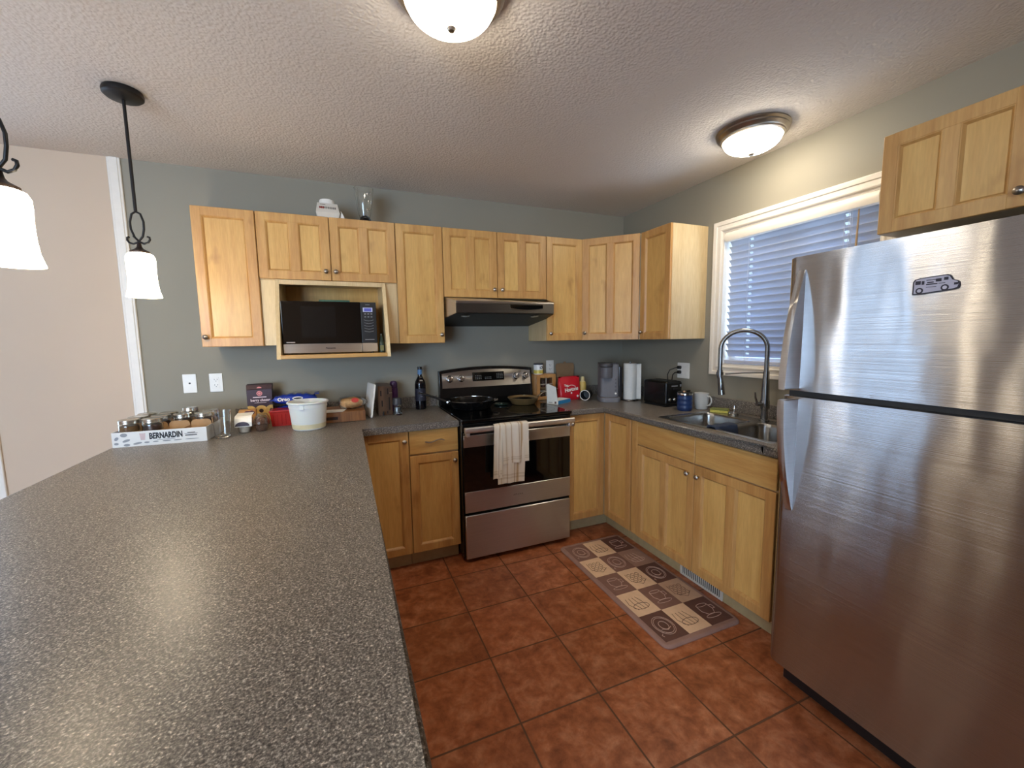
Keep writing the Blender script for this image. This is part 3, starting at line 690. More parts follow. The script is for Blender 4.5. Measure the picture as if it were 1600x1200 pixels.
part('handle', g, M['satin'], od, world=True, label='stainless oven door bar')
g = G().box(DXa, DXb, -0.683, -0.656, 0.030, 0.313, 0.004); part('drawer', g, M['steel'], t, world=True)
# backguard, its face leaning back a little
def lean(g):
    for v in g.bm.verts:
        if v.co.y < -0.06 and v.co.z > 0.95: v.co.y += (v.co.z-0.95)*0.14
    return g
def arch(x): u = (x-(SX0+SX1)/2)/((SX1-SX0)/2); return 1.2-0.026*u*u
xs = [SX0+0.004+(SX1-SX0-0.008)*k/24 for k in range(25)]
Mxz = lambda y0: Matrix(((1, 0, 0, 0), (0, 0, -1, 0), (0, 1, 0, 0), (0, 0, 0, 1)))
g = G().prism([(xs[0], 0.92), (xs[-1], 0.92)]+[(x, arch(x)) for x in reversed(xs)], 0.022, 0.094, Mxz(0), b=0.006, seg=2); bg_ = part('backguard', lean(g), M['black'], t, world=True)
xs2 = [SX0+0.026+(SX1-SX0-0.046)*k/24 for k in range(25)]
g = G().prism([(xs2[0], 1.048), (xs2[-1], 1.048)]+[(x, arch(x)-0.022) for x in reversed(xs2)], 0.094, 0.0975, Mxz(0)); part('control_fascia', lean(g), M['steel'], bg_, world=True, smooth=20)
g = G().box(-1.429, -1.172, -0.1005, -0.097, 1.091, 1.156, 0.002); dp = part('display', lean(g), M['blackglass'], bg_, world=True, label='black clock and control display')
g = G()
for x0, z0, nx, nz in ((-1.408, 1.106, 4, 3), (-1.33, 1.104, 4, 2), (-1.235, 1.106, 4, 4)):
    for i in range(nx):
        for j in range(nz): g.box(x0+i*0.014, x0+i*0.014+0.008, -0.1012, -0.1004, z0+j*0.011, z0+j*0.011+0.0035)
part('display_marks', lean(g), plain('pale_print', S(120, 122, 124), 0.5), bg_, world=True, smooth=0)
for x in (-1.603, -1.516, -1.071, -0.990):
    g = G().lathe([(0.026, 0), (0.027, 0.006), (0.021, 0.012), (0.019, 0.028), (0.016, 0.031), (0, 0.0315)], n=20).box(-0.005, 0.005, -0.02, 0.02, 0.026, 0.037, 0.003)
    g.xf(Matrix.Translation((x, -0.0975, 1.117)) @ Matrix.Rotation(PI/2, 4, 'X') @ Matrix.Rotation(0.5*(1 if x < -1.3 else -1), 4, 'Z')); part('control_knob', lean(g), M['chrome'], bg_, world=True, label='silver burner knob')

# ================================================================== microwave in its shelf
t = thing('microwave', 'black and stainless microwave oven standing in the open maple shelf', 'microwave', (-2.385, -0.22, 1.334))
MX0, MX1, MZ0, MZ1 = -2.642, -2.129, 1.341, 1.638
g = G().box(MX0, MX1, -0.383, -0.03, MZ0, MZ1, 0.004); part('body', g, M['black'], t, world=True)
for x in (MX0+0.03, MX1-0.03):
    for y in (-0.35, -0.07): g = G().cyl((x, y, 1.3342), 0.012, 0.008, n=10); part('foot', g, M['blackplastic'], t, world=True)
g = G().box(MX0, -2.219, -0.402, -0.384, 1.396, MZ1, 0.003, 2); md = part('door', g, M['blackglass'], t, world=True)
g = G().box(MX0, -2.219, -0.403, -0.384, MZ0, 1.395, 0.002); part('door_trim', g, M['steel'], md, world=True, label='stainless strip along the door bottom')
g = G().box(MX0+0.10, -2.36, -0.4026, -0.4021, 1.43, 1.61); part('door_window', g, plain('dark_screen', S(10, 12, 14), 0.12), md, world=True, smooth=0)
lettering('Panasonic', 0.0135, M['blackplastic'], md, (-2.394-t.location.x, -0.4033-t.location.y, 1.368-t.location.z), bold=0.0004)
g = G().box(MX0+0.018, MX0+0.062, -0.4027, -0.402, 1.401, 1.407); part('door_badge', g, M['chrome'], md, world=True, smooth=0)
g = G().box(-2.2175, MX1, -0.402, -0.384, 1.396, MZ1, 0.003, 2); mc = part('control_panel', g, M['blackplastic'], t, world=True)
g = G().box(-2.2175, MX1, -0.403, -0.384, MZ0, 1.395, 0.002); part('open_button', g, M['steel'], mc, world=True, label='stainless door button')
g = G().box(-2.205, -2.150, -0.4027, -0.402, 1.580, 1.606); part('display', g, glow('lcd_border', S(190, 198, 236), 0.13, (0.05, 0.05, 0.07, 1)), mc, world=True, smooth=0)
g = G().box(-2.198, -2.157, -0.4032, -0.4026, 1.584, 1.602); part('display_digits', g, glow('lcd', S(92, 100, 196), 0.13, (0.03, 0.03, 0.06, 1)), mc, world=True, smooth=0)
g = G(); g2 = G()
for i in range(3):
    for j in range(2): g.box(-2.198+i*0.018, -2.188+i*0.018, -0.4026, -0.402, 1.548+j*0.018, 1.553+j*0.018)
for j in range(5):
    z = 1.53-j*0.0165; g.tube([(-2.201, -0.4023, z+0.003), (-2.188, -0.4023, z-0.001), (-2.174, -0.4023, z-0.003), (-2.160, -0.4023, z-0.001), (-2.147, -0.4023, z+0.003)], 0.0009, 4)
g.box(-2.200, -2.146, -0.4026, -0.402, 1.413, 1.4165); g.box(-2.19, -2.165, -0.4026, -0.402, 1.622, 1.6245)
part('keypad', g, plain('grey_print', S(150, 152, 156), 0.5), mc, world=True, smooth=0)
g = G().box(-0.085, 0.085, -0.07, 0.07, 0, 0.012, 0.003); single('baking_sheet', g, plain('green_tray', S(56, 96, 78), 0.5), 'flat green tray lying on top of the microwave', 'tray', (-2.36, -0.30, MZ1+0.001))
t = thing('oil_bottle', 'slim dark green bottle squeezed beside the microwave in its shelf', 'bottle', (-2.103, -0.37, 1.3345))
g = G().lathe([(0.0, 0), (0.015, 0), (0.0165, 0.004), (0.0165, 0.05), (0.010, 0.085), (0.006, 0.10), (0.006, 0.115)], n=16); part('glass', g, plain('green_glass', S(48, 62, 50), 0.1), t)
g = G().box(-0.0105, 0.0105, -0.0172, -0.0160, 0.012, 0.045); part('bottle_label', g, plain('olive_label', S(120, 116, 70), 0.6), t, smooth=0)

# ================================================================== refrigerator
FY0, FY1 = -2.775, -2.003
FXF = -0.79
t = thing('refrigerator', 'stainless steel refrigerator with a freezer door on top, at the right edge', 'refrigerator', (-0.40, (FY0+FY1)/2, 0))
g = G().box(-0.712, -0.03, FY0+0.004, FY1-0.004, 0.03, 1.668, 0.006); part('cabinet_body', g, plain('grey_side', S(78, 76, 76), 0.45), t, world=True)
g = G().box(-0.735, -0.70, FY0+0.03, FY1-0.03, 0.012, 0.095, 0.004); part('toe_grille', g, M['blackplastic'], t, world=True)
for x in (-0.66, -0.08):
    for y in (FY0+0.06, FY1-0.06): g = G().cyl((x, y, 0), 0.02, 0.032, n=12); part('foot', g, M['blackplastic'], t, world=True)
def door_poly():
    r = 0.030; P = [(-0.722, FY1), (-0.722, FY0)]
    for k in range(9): a = PI/2*k/8; P.append((FXF+r*0.8-r*0.8*math.sin(a), FY0+r-r*math.cos(a)))
    for k in range(9): a = PI/2*k/8; P.append((FXF+r*0.8-r*0.8*math.cos(a), FY1-r+r*math.sin(a)))
    return P
def bowed(z0, z1, flip):
    """solid bow handle: flat on the door, deepest at the gap between the doors"""
    n = 18; pts = []
    for k in range(n+1):
        u = k/n; z = z0+(z1-z0)*u
        dpt = 0.072*(1-(1-u)**1.9)
        pts.append((FXF-0.004-dpt, z))
    return [(FXF+0.002, z1), (FXF+0.002, z0)]+pts
My = Matrix(((1, 0, 0, 0), (0, 0, 1, 0), (0, 1, 0, 0), (0, 0, 0, 1)))
for nm, z0, z1, h0, h1, lab in (('freezer_door', 1.1985, 1.682, 1.632, 1.206, None), ('fresh_food_door', 0.100, 1.1755, 0.742, 1.168, None)):
    g = G().prism(door_poly(), z0, z1, b=0.004, seg=2); d = part(nm, g, M['fridge_steel'], t, world=True, smooth=50)
    g = G().prism(bowed(h0, h1, 1), FY1-0.066, FY1-0.040, My, b=0.003, seg=2); part('handle', g, M['steel'], d, world=True, label='bowed stainless door handle')
    g = G().box(-0.721, -0.713, FY0+0.01, FY1-0.01, z0+0.006, z1-0.006); part('gasket', g, M['blackplastic'], d, world=True, smooth=0)
g = G().box(-0.752, -0.72, FY0+0.004, FY1-0.004, 1.1758, 1.1982); part('mullion', g, M['blackplastic'], t, world=True, smooth=0, label='black gap strip between the doors')
g = G().box(-0.77, -0.66, FY0+0.01, FY0+0.06, 1.6825, 1.694, 0.004); part('hinge_cover', g, M['darkgrey'], t, world=True)
# the appliance stands turned a hair towards the window wall
TURN = 0.024
t.rotation_euler = (0, 0, -TURN); t.location.x -= 0.0093; t.location.y -= 0.0094
# bus magnet
t = thing('fridge_magnet', 'small black and white bus-shaped magnet on the freezer door', 'magnet', (FXF-0.0008-0.42*TURN, -2.425, 1.535), -TURN)
bp_ = [(-0.050, -0.024), (-0.050, 0.012), (-0.046, 0.019), (-0.034, 0.022), (0.022, 0.025), (0.030, 0.022), (0.036, 0.010), (0.048, 0.004), (0.050, -0.006), (0.048, -0.014), (0.040, -0.017), (0.014, -0.020), (-0.030, -0.024)]
Mm = Matrix(((0, 0, -1, 0), (-1, 0, 0, 0), (0, 1, 0, 0), (0, 0, 0, 1)))
g = G().prism(bp_, 0.0, 0.002, Mm); part('outline', g, plain('magnet_black', S(30, 30, 46), 0.5), t, smooth=0)
inn = [(x*0.93, y*0.88+0.0006) for x, y in bp_]
g = G().prism(inn, 0.002, 0.0024, Mm); part('print_ground', g, plain('magnet_grey', S(178, 178, 196), 0.5), t, smooth=0)
g = G()
def mb(x0, x1, y0, y1): g.prism([(x0, y0), (x1, y0), (x1, y1), (x0, y1)], 0.0024, 0.0028, Mm)
mb(-0.044, -0.032, 0.004, 0.014); mb(-0.030, -0.024, 0.003, 0.013); mb(-0.020, -0.006, 0.013, 0.015); mb(-0.006, 0.004, 0.0135, 0.0155); mb(-0.018, -0.004, 0.006, 0.009); mb(-0.02, 0.004, 0.001, 0.004); mb(0.000, 0.012, 0.008, 0.016); mb(0.017, 0.026, 0.010, 0.018); mb(-0.02, 0.002, -0.006, -0.0045); mb(0.006, 0.02, 0.002, 0.0035); mb(0.038, 0.046, -0.005, 0.001)
for cx, cy in ((-0.034, -0.0135), (0.020, -0.010)):
    n = 18
    g.prism([(cx+0.0085*math.cos(2*PI*k/n), cy+0.0085*math.sin(2*PI*k/n)) for k in range(n)], 0.0024, 0.003, Mm)
part('printed_lines', g, plain('magnet_ink', S(30, 30, 50), 0.5), t, smooth=0)
g = G()
for cx, cy in ((-0.034, -0.0135), (0.020, -0.010)):
    g.prism([(cx+0.0048*math.cos(2*PI*k/14), cy+0.0048*math.sin(2*PI*k/14)) for k in range(14)], 0.003, 0.0034, Mm)
part('wheel_hubs', g, plain('magnet_hub', S(190, 190, 205), 0.5), t, smooth=0)

# ================================================================== lamps
def ceiling_lamp(label, loc):
    t = thing('ceiling_light', label, 'ceiling light', loc, group='flush ceiling lights')
    g = G().lathe([(0.0, -0.001), (0.165, -0.001), (0.168, -0.008), (0.160, -0.016), (0.163, -0.024), (0.152, -0.036), (0.146, -0.038), (0.145, -0.046), (0.136, -0.050), (0.130, -0.044), (0.0, -0.040)], n=48); part('pan', g, M['nickel'], t, smooth=30)
    g = G(); R = 0.133; prof = [(R*math.cos(PI/2*k/14), -0.046-0.068*math.sin(PI/2*k/14)) for k in range(15)]
    g.lathe(prof, n=40); part('glass_dome', g, M['dome'], t, smooth=60)
    g = G().lathe([(0.007, -0.112), (0.013, -0.114), (0.014, -0.120), (0.009, -0.127), (0.0, -0.129)], n=16); part('finial', g, M['nickel'], t)
    return t
ceiling_lamp('flush dome ceiling light nearest the camera, cut by the top of the frame', (-1.982, -1.765, CZ))
ceiling_lamp('flush dome ceiling light above the sink window wall', (-0.340, -1.475, CZ))
ceiling_lamp('unseen dome ceiling light added behind the camera to brighten the room', (-3.2, -5.0, CZ))  # extra lamp added out of view to lift overall brightness
def pendant(label, loc):
    x, y = loc
    t = thing('pendant_lamp', label, 'pendant lamp', (x, y, CZ), group='pendants over the peninsula')
    g = G().lathe([(0.0, -0.001), (0.064, -0.001), (0.068, -0.010), (0.067, -0.022), (0.058, -0.030), (0.012, -0.036), (0.0, -0.042)], n=32); part('canopy', g, M['iron'], t)
    z0 = -CZ
    g = G().tube([(0, 0, -0.025), (0, 0, z0+1.967)], 0.0062, 10); part('rod', g, M['iron'], t)
    zc, zt = z0+1.838, z0+1.967
    pts = []
    for k in range(25):   # a long loop whose two ends cross and curl outwards
        a = -1+2*k/24; s_ = math.sin(PI*a); ph = abs(a)
        pts.append((0.028*math.sin(PI*a*0.98), 0, zt-(zt-zc)*(ph**1.5)))
    L = [(-0.044, 0, zc+0.012), (-0.047, 0, zc+0.020), (-0.041, 0, zc+0.024)]
    left = [(-0.038, 0, zc+0.023), (-0.046, 0, zc+0.020), (-0.047, 0, zc+0.010), (-0.039, 0, zc-0.001), (-0.022, 0, zc-0.006), (0.0, 0, zc+0.006)]
    right = [(-p[0], 0.0, p[2]) for p in reversed(left)]
    loop = [(0.0, 0.0, zc+0.006), (-0.016, 0, zc+0.025), (-0.027, 0, zc+0.055), (-0.028, 0, zc+0.085), (-0.018, 0, zt-0.012), (0, 0, zt-0.002), (0.018, 0, zt-0.012), (0.028, 0, zc+0.085), (0.027, 0, zc+0.055), (0.016, 0, zc+0.025), (0.0, 0, zc+0.006)]
    g = G().tube(left[:-1]+[(-0.006, 0.004, zc+0.002), (0.016, 0.004, zc+0.025)]+[(p[0], 0.0, p[2]) for p in reversed(loop[1:-2])]+[(-0.016, -0.004, zc+0.025), (0.006, -0.004, zc+0.002)]+right[1:], 0.0042, 8)
    g.xf(Matrix.Rotation(-0.35, 4, 'Z')); part('scroll_loop', g, M['iron'], t, smooth=60)
    g = G().lathe([(0.006, zc+0.002), (0.009, zc-0.018), (0.014, zc-0.026), (0.034, zc-0.038), (0.034, zc-0.046), (0.0, zc-0.046)], n=24); part('cap', g, M['bronze_iron'], t)
    zs = z0+1.794; H = 0.186
    pr = [(0.030, zs), (0.043, zs-0.006), (0.0495, zs-0.020), (0.050, zs-0.040), (0.0485, zs-0.08), (0.0495, zs-0.12), (0.053, zs-0.155), (0.061, zs-H), (0.0585, zs-H), (0.050, zs-0.153), (0.0465, zs-0.12), (0.0455, zs-0.08), (0.047, zs-0.04), (0.045, zs-0.018), (0.030, zs-0.006)]
    g = G().lathe(pr, n=36, caps=(False, False)); part('glass_shade', g, M['shade'], t, smooth=60)
    return t
pendant('black iron pendant lamp with lit bell shade, nearer the back wall', (-3.112, -0.789))
pendant('black iron pendant lamp with lit bell shade, cut by the left edge of the frame', (-3.095, -1.60))

# ================================================================== on top of the wall cabinets
ztop = ZT+0.0006
t = thing('kitchen_blender', 'white blender motor base with a row of buttons, on top of the wall cabinets', 'blender', (-2.37, -0.215, ztop), 0.04)
g = G().loft([[(-0.058, -0.066, 0), (0.058, -0.066, 0), (0.058, 0.07, 0), (-0.058, 0.07, 0)], [(-0.066, -0.078, 0.034), (0.066, -0.078, 0.034), (0.060, 0.072, 0.034), (-0.060, 0.072, 0.034)], [(-0.056, -0.040, 0.098), (0.056, -0.040, 0.098), (0.052, 0.06, 0.098), (-0.052, 0.06, 0.098)]])
bmesh.ops.bevel(g.bm, geom=list(g.bm.edges), offset=0.0018, segments=1, affect='EDGES'); part('housing', g, plain('cream_plastic', S(222, 216, 204), 0.4, var=0.02), t)
g = G().lathe([(0.0, 0.098), (0.044, 0.098), (0.044, 0.122), (0.041, 0.127), (0.0, 0.127)], (0, 0.012, 0), 32); part('jar_seat', g, M['plate'], t)
nrm = Vector((0, -0.046, 0.041)).normalized()
def onfront(x, u): return Vector((x, -0.078+0.038*u, 0.034+0.064*u))
for k in range(10):
    c = onfront(-0.042+k*0.0093, 0.48); gg = G()
    w_ = 0.0036 if k < 3 else 0.0016
    Mx = Matrix.Translation(c) @ Matrix.Rotation(-math.atan2(0.038, 0.064), 4, 'X'); gg.box(-w_, w_, -0.004, 0.001, -0.007, 0.007, 0.0008, M=Mx)
    if k == 0: rb_ = plain('red_button', S(140, 40, 36), 0.4)
    if k < 3: part('button', gg, rb_, t, label='dark red button')
    else: part('button', gg, M['darkgrey'], t, label='slim grey button')
g = G(); c = onfront(-0.026, 0.82); g.box(-0.015, 0.015, -0.001, 0.0006, -0.0015, 0.0015, M=Matrix.Translation(c) @ Matrix.Rotation(-math.atan2(0.038, 0.064), 4, 'X')); part('name_mark', g, M['darkgrey'], t, smooth=0)
t = thing('blender_jar', 'clear glass blender jar with black collar standing on the wall cabinets', 'blender jar', (-2.155, -0.235, ztop))
g = G().lathe([(0.040, 0), (0.041, 0.012), (0.036, 0.018), (0.030, 0.03), (0.027, 0.026), (0.0, 0.024)], n=24); part('collar', g, M['blackplastic'], t, label='black collar')
g = G().tube([(0.03*math.cos(a), -0.035-0.002*math.sin(a), 0.008+0.03*math.sin(a)) for a in [PI*k/10 for k in range(11)]], 0.0045, 8); part('ring_handle', g, M['blackplastic'], t)
g = G().lathe([(0.029, 0.031), (0.040, 0.07), (0.052, 0.15), (0.058, 0.208), (0.059, 0.212), (0.0565, 0.212), (0.050, 0.15), (0.038, 0.07), (0.026, 0.034), (0.0, 0.034)], n=28)
for k in range(4):
    a = PI/4+k*PI/2; g.tube([(0.038*math.cos(a), 0.038*math.sin(a), 0.07), (0.0495*math.cos(a), 0.0495*math.sin(a), 0.15), (0.0545*math.cos(a), 0.0545*math.sin(a), 0.2)], 0.0025, 6)
part('glass', g, M['glass'], t, smooth=60)
g = G().tube([(0.052, 0, 0.17), (0.085, 0, 0.165), (0.09, 0, 0.12), (0.075, 0, 0.08), (0.042, 0, 0.075)], 0.006, 8).xf(Matrix.Rotation(-1.2, 4, 'Z')); part('handle', g, M['glass'], t, smooth=60)
g = G().loft([[(-0.012, -0.010, 0), (0.012, -0.010, 0), (0.012, 0.010, 0), (-0.012, 0.010, 0)], [(-0.010, -0.008, 0.018), (0.009, -0.008, 0.018), (0.009, 0.008, 0.018), (-0.010, 0.008, 0.018)], [(-0.006, -0.004, 0.04), (-0.001, -0.004, 0.04), (-0.001, 0.004, 0.04), (-0.006, 0.004, 0.04)]])
g.tube([(-0.003, 0, 0.04), (-0.008, 0.01, 0.052), (-0.016, 0.03, 0.03), (-0.026, 0.05, 0.004)], 0.0025, 6)
single('electric_plug', g, M['plate'], 'white plug and cord end lying beside the white blender base', 'plug', (-2.287, -0.275, ztop))

# ================================================================== left counter: jars and packages
zc = CH+0.0006
def counter_thing(name, label, cat, x, y, rz=0.0, group=None): return thing(name, label, cat, (x, y, zc), rz, group)
# carton of jars; local x along its front, local y into it
TR = -0.052
t = counter_thing('jar_carton', 'white printed cardboard carton tray of canning jars at the far left of the counter', 'carton', -3.376, -0.556, TR)
TW, TD, TH = 0.383, 0.287, 0.072
wm = plain('carton_white', S(218, 219, 218), 0.6, var=0.02); km = plain('kraft_board', S(168, 132, 92), 0.8)
g = G().box(0, TW, 0, TD, 0, 0.003).box(0, TW, 0, 0.003, 0.003, TH).box(0, TW, TD-0.003, TD, 0.003, TH).box(0, 0.003, 0.003, TD-0.003, 0.003, TH).box(TW-0.003, TW, 0.003, TD-0.003, 0.003, TH); part('tray', g, wm, t, smooth=0)
g = G(); px_ = (TW-0.006)/4; py_ = (TD-0.006)/3
def flapped(x0, x1, zb, zt_):  # divider strip with a rounded top in every cell
    P = [(x0, zb)]; n = 6
    P += [(x1, zb), (x1, zt_-0.02)]
    for k in range(n+1): a = PI/2*k/n; P.append((x1-0.02+0.02*math.cos(a), zt_-0.02+0.02*math.sin(a)))
    for k in range(n+1): a = PI/2+PI/2*k/n; P.append((x0+0.02+0.02*math.cos(a), zt_-0.02+0.02*math.sin(a)))
    return P
for r in (1, 2):
    for c in range(4): g.prism(flapped(0.003+c*px_+0.002, 0.003+(c+1)*px_-0.002, 0.004, 0.098), 0.003+r*py_-0.001, 0.003+r*py_+0.001, Matrix(((1, 0, 0, 0), (0, 0, 1, 0), (0, 1, 0, 0), (0, 0, 0, 1))))
for c in (1, 2, 3): g.box(0.003+c*px_-0.001, 0.003+c*px_+0.001, 0.004, TD-0.004, 0.004, 0.072)
part('dividers', g, km, t, label='brown cardboard dividers', smooth=0)
gm = plain('carton_grey', S(138, 142, 148), 0.6)
lettering('BERNARDIN', 0.040, plain('carton_ink', S(18, 20, 28), 0.6), t, (0.214, -0.0006, 0.044), (1, 0, 0), (0, 0, 1), bold=0.0016, squeeze=0.62)
g = G()
def blob(cx, cz, rx, rz_, a=0.0, n=14):
    pts = []
    for k in range(n):
        u, v = rx*math.cos(2*PI*k/n), rz_*math.sin(2*PI*k/n); pts.append((cx+u*math.cos(a)-v*math.sin(a), cz+u*math.sin(a)+v*math.cos(a)))
    g.prism(pts, 0.0002, 0.0006, Matrix(((1, 0, 0, 0), (0, 0, -1, 0), (0, 1, 0, 0), (0, 0, 0, 1))))
for cx, cz, rx, rz_, a in ((0.047, 0.058, 0.014, 0.0095, 0), (0.018, 0.042, 0.010, 0.007, 0.8), (0.055, 0.030, 0.016, 0.006, 0.3), (0.016, 0.018, 0.009, 0.006, 0), (0.056, 0.009, 0.013, 0.006, 0), (0.098, 0.014, 0.018, 0.005, 0.15), (0.135, 0.016, 0.011, 0.004, 0), (0.17, 0.017, 0.012, 0.003, 0), (0.215, 0.017, 0.018, 0.003, 0), (0.26, 0.017, 0.018, 0.003, 0.05), (0.32, 0.017, 0.03, 0.002, 0)): blob(cx, cz, rx, rz_, a)
g.box(0.176, 0.25, -0.0006, -0.0002, 0.0235, 0.026); part('grey_print', g, gm, t, smooth=0)
g = G().box(0.292, 0.342, -0.0006, -0.0002, 0.034, 0.0385).box(0.29, 0.345, -0.0006, -0.0002, 0.044, 0.046).box(0.302, 0.335, -0.0006, -0.0002, 0.048, 0.051); part('black_print', g, plain('carton_black', S(30, 30, 34), 0.6), t, smooth=0)
g = G().loft([[(0.107, -0.0006, 0.062), (0.133, -0.0006, 0.062), (0.133, -0.0002, 0.062), (0.107, -0.0002, 0.062)], [(0.109, -0.0006, 0.054), (0.131, -0.0006, 0.054), (0.131, -0.0002, 0.054), (0.109, -0.0002, 0.054)], [(0.112, -0.0006, 0.028), (0.129, -0.0006, 0.028), (0.129, -0.0002, 0.028), (0.112, -0.0002, 0.028)]]); part('jar_picture', g, plain('jar_print', S(196, 176, 178), 0.6), t, smooth=0)
# jars
jm = [plain('preserve_amber', S(120, 84, 44), 0.4, var=0.4), plain('preserve_dark', S(58, 30, 26), 0.35, var=0.5)]
lidm = plain('lid_metal', (0.62, 0.58, 0.50, 1), 0.25, 1.0, var=0.05)
def make_jar(label, loc, fill):
    t = thing('mason_jar', label, 'jar', loc, 0, 'canning jars in the carton')
    g = G().lathe([(0.0, 0), (0.036, 0), (0.041, 0.006), (0.042, 0.015), (0.042, 0.091), (0.040, 0.102), (0.037, 0.106), (0.037, 0.116), (0.035, 0.116), (0.0355, 0.104), (0.039, 0.099), (0.040, 0.088), (0.040, 0.012), (0.034, 0.004), (0.0, 0.004)], n=28); part('glass', g, M['glass'], t, smooth=60)
    g = G().lathe([(0.0, 0.0055), (0.033, 0.0055), (0.0385, 0.013), (0.0385, 0.086), (0.034, 0.093), (0.0, 0.094)], n=20); part('contents', g, fill, t)
    g = G().lathe([(0.0385, 0.104), (0.041, 0.105), (0.0405, 0.110), (0.0412, 0.114), (0.041, 0.121), (0.038, 0.1235), (0.035, 0.1228), (0.033, 0.1218), (0.0, 0.1222)], n=32, caps=(False, True)); part('lid', g, lidm, t, label='silver screw lid')
    return t
def tray_pt(u, v): c, s_ = math.cos(TR), math.sin(TR); return (-3.376+u*c-v*s_, -0.556+u*s_+v*c, zc+0.0032)
rows = ['front row', 'middle row', 'back row']; colsn = ['at the left end', 'second from the left', 'third from the left', 'at the right end']
first = None
for r in range(3):
    for c in range(4):
        if r == 0 and c >= 2: continue
        loc = tray_pt(0.003+px_*(c+0.5), 0.003+py_*(r+0.5)); lab = 'sealed canning jar in the %s of the carton, %s' % (rows[r], colsn[c])
        if first is None: first = make_jar(lab, loc, jm[0]); continue
        j = copy_tree(first); j.location = loc; j['label'] = lab
        if (r+c) % 3:
            for ch in j.children:
                if ch.name.startswith('contents'): ch.data = ch.data.copy(); ch.data.materials[0] = jm[1]
p = tray_pt(0.003+px_*2.55, 0.003+py_*2.45)
g = G().lathe([(0.036, 0), (0.0365, 0.002), (0.035, 0.018), (0.032, 0.020), (0.0, 0.0195), (0.0, 0.017), (0.031, 0.0175), (0.034, 0.0)], n=28, caps=(False, False)); single('canning_ring', g, lidm, 'loose silver canning ring lying on top of a jar at the back of the carton', 'canning ring', (p[0], p[1], zc+0.0032+0.1238))
# tumbler
t = counter_thing('drinking_glass', 'empty clear glass tumbler standing right of the jar carton', 'glass', -2.936, -0.530)
g = G().lathe([(0.0, 0), (0.031, 0), (0.034, 0.004), (0.038, 0.06), (0.0445, 0.142), (0.0425, 0.142), (0.036, 0.06), (0.032, 0.014), (0.0, 0.012)], n=32); part('glass', g, M['glass'], t, smooth=60)
# clear pack of muffins
t = counter_thing('muffin_pack', 'clear plastic muffin clamshell with a white paper label, right of the glass tumbler', 'plastic pack', -2.818, -0.395, 0.08)
g = G()
for cx in (-0.040, 0.040):
    for cy in (-0.030, 0.045):
        g.lathe([(0.027, 0.0), (0.035, 0.036), (0.037, 0.038)], (cx, cy, 0), 18, caps=(True, False))
        g.lathe([(0.038, 0.041), (0.036, 0.062), (0.025, 0.084), (0.0, 0.090)], (cx, cy, 0), 18, caps=(False, True))
for z in (0.0375, 0.0405): g.prism(rounded_rect(0.164, 0.160, 0.02, 4, 0, 0.007), z, z+0.0015)
part('shell', g, M['film'], t, smooth=60)
lab_pts = [(-0.0815, -0.0755, 0.038), (-0.0815, -0.0745, 0.060), (-0.0815, -0.060, 0.084), (-0.0815, -0.045, 0.0925), (-0.0815, 0.082, 0.0925)]
g = G().loft([[p for p in lab_pts]+[(p[0], p[1]+0.001, p[2]-0.001) for p in reversed(lab_pts)], [(p[0]+0.080, p[1], p[2]) for p in lab_pts]+[(p[0]+0.080, p[1]+0.001, p[2]-0.001) for p in reversed(lab_pts)]]); pl_ = part('paper_label', g, M['paper'], t, smooth=0, label='white paper label')
g = G(); n = 18
arc_ = [(-0.046+0.034*math.cos(PI*k/n), 0.0415+0.024*math.sin(PI*k/n)) for k in range(n+1)]
g.loft([[(x, -0.0772, z) for x, z in arc_], [(x, -0.0766, z) for x, z in arc_]]); part('label_picture', g, plain('label_plum', S(70, 62, 74), 0.5), pl_, smooth=0)
muf = plain('muffin_brown', S(98, 66, 48), 0.85, var=0.35, scale=120, bmp=0.5); muf2 = plain('muffin_cream', S(206, 196, 180), 0.8, var=0.15, scale=90)
for k, (cx, lab) in enumerate(((-0.040, 'pale muffin mostly hidden by the white label of the clear pack'), (0.040, 'brown muffin in the right cup of the clear pack'))):
    g = G().lathe([(0.0, 0.002), (0.025, 0.002), (0.032, 0.034), (0.034, 0.045), (0.030, 0.062), (0.018, 0.074), (0.0, 0.078)], n=18)
    c_, s_ = math.cos(0.08), math.sin(0.08); single('muffin', g, muf if k else muf2, lab, 'muffin', (-2.818+cx*c_+0.030*s_, -0.395+cx*s_-0.030*c_, zc), group='muffins in the clear pack')
# fruit picture pack behind
t = counter_thing('snack_packet', 'low orange and purple snack packet behind the muffin pack', 'packet', -2.872, -0.235, 0.1)
g = G().box(-0.045, 0.045, -0.03, 0.03, 0, 0.098, 0.006, 2); part('pouch', g, plain('packet_orange', S(206, 150, 84), 0.5), t)
g = G(); Mf = Matrix(((1, 0, 0, 0), (0, 0, -1, 0), (0, 1, 0, 0), (0, 0, 0, 1)))
for cx, cz, r in ((0.0, 0.078, 0.018), (0.022, 0.082, 0.015)): g.prism([(cx+r*math.cos(2*PI*k/16), cz+r*0.85*math.sin(2*PI*k/16)) for k in range(16)], 0.0302, 0.0310, Mf)
part('picture', g, plain('packet_purple', S(92, 50, 74), 0.5), t, smooth=0)
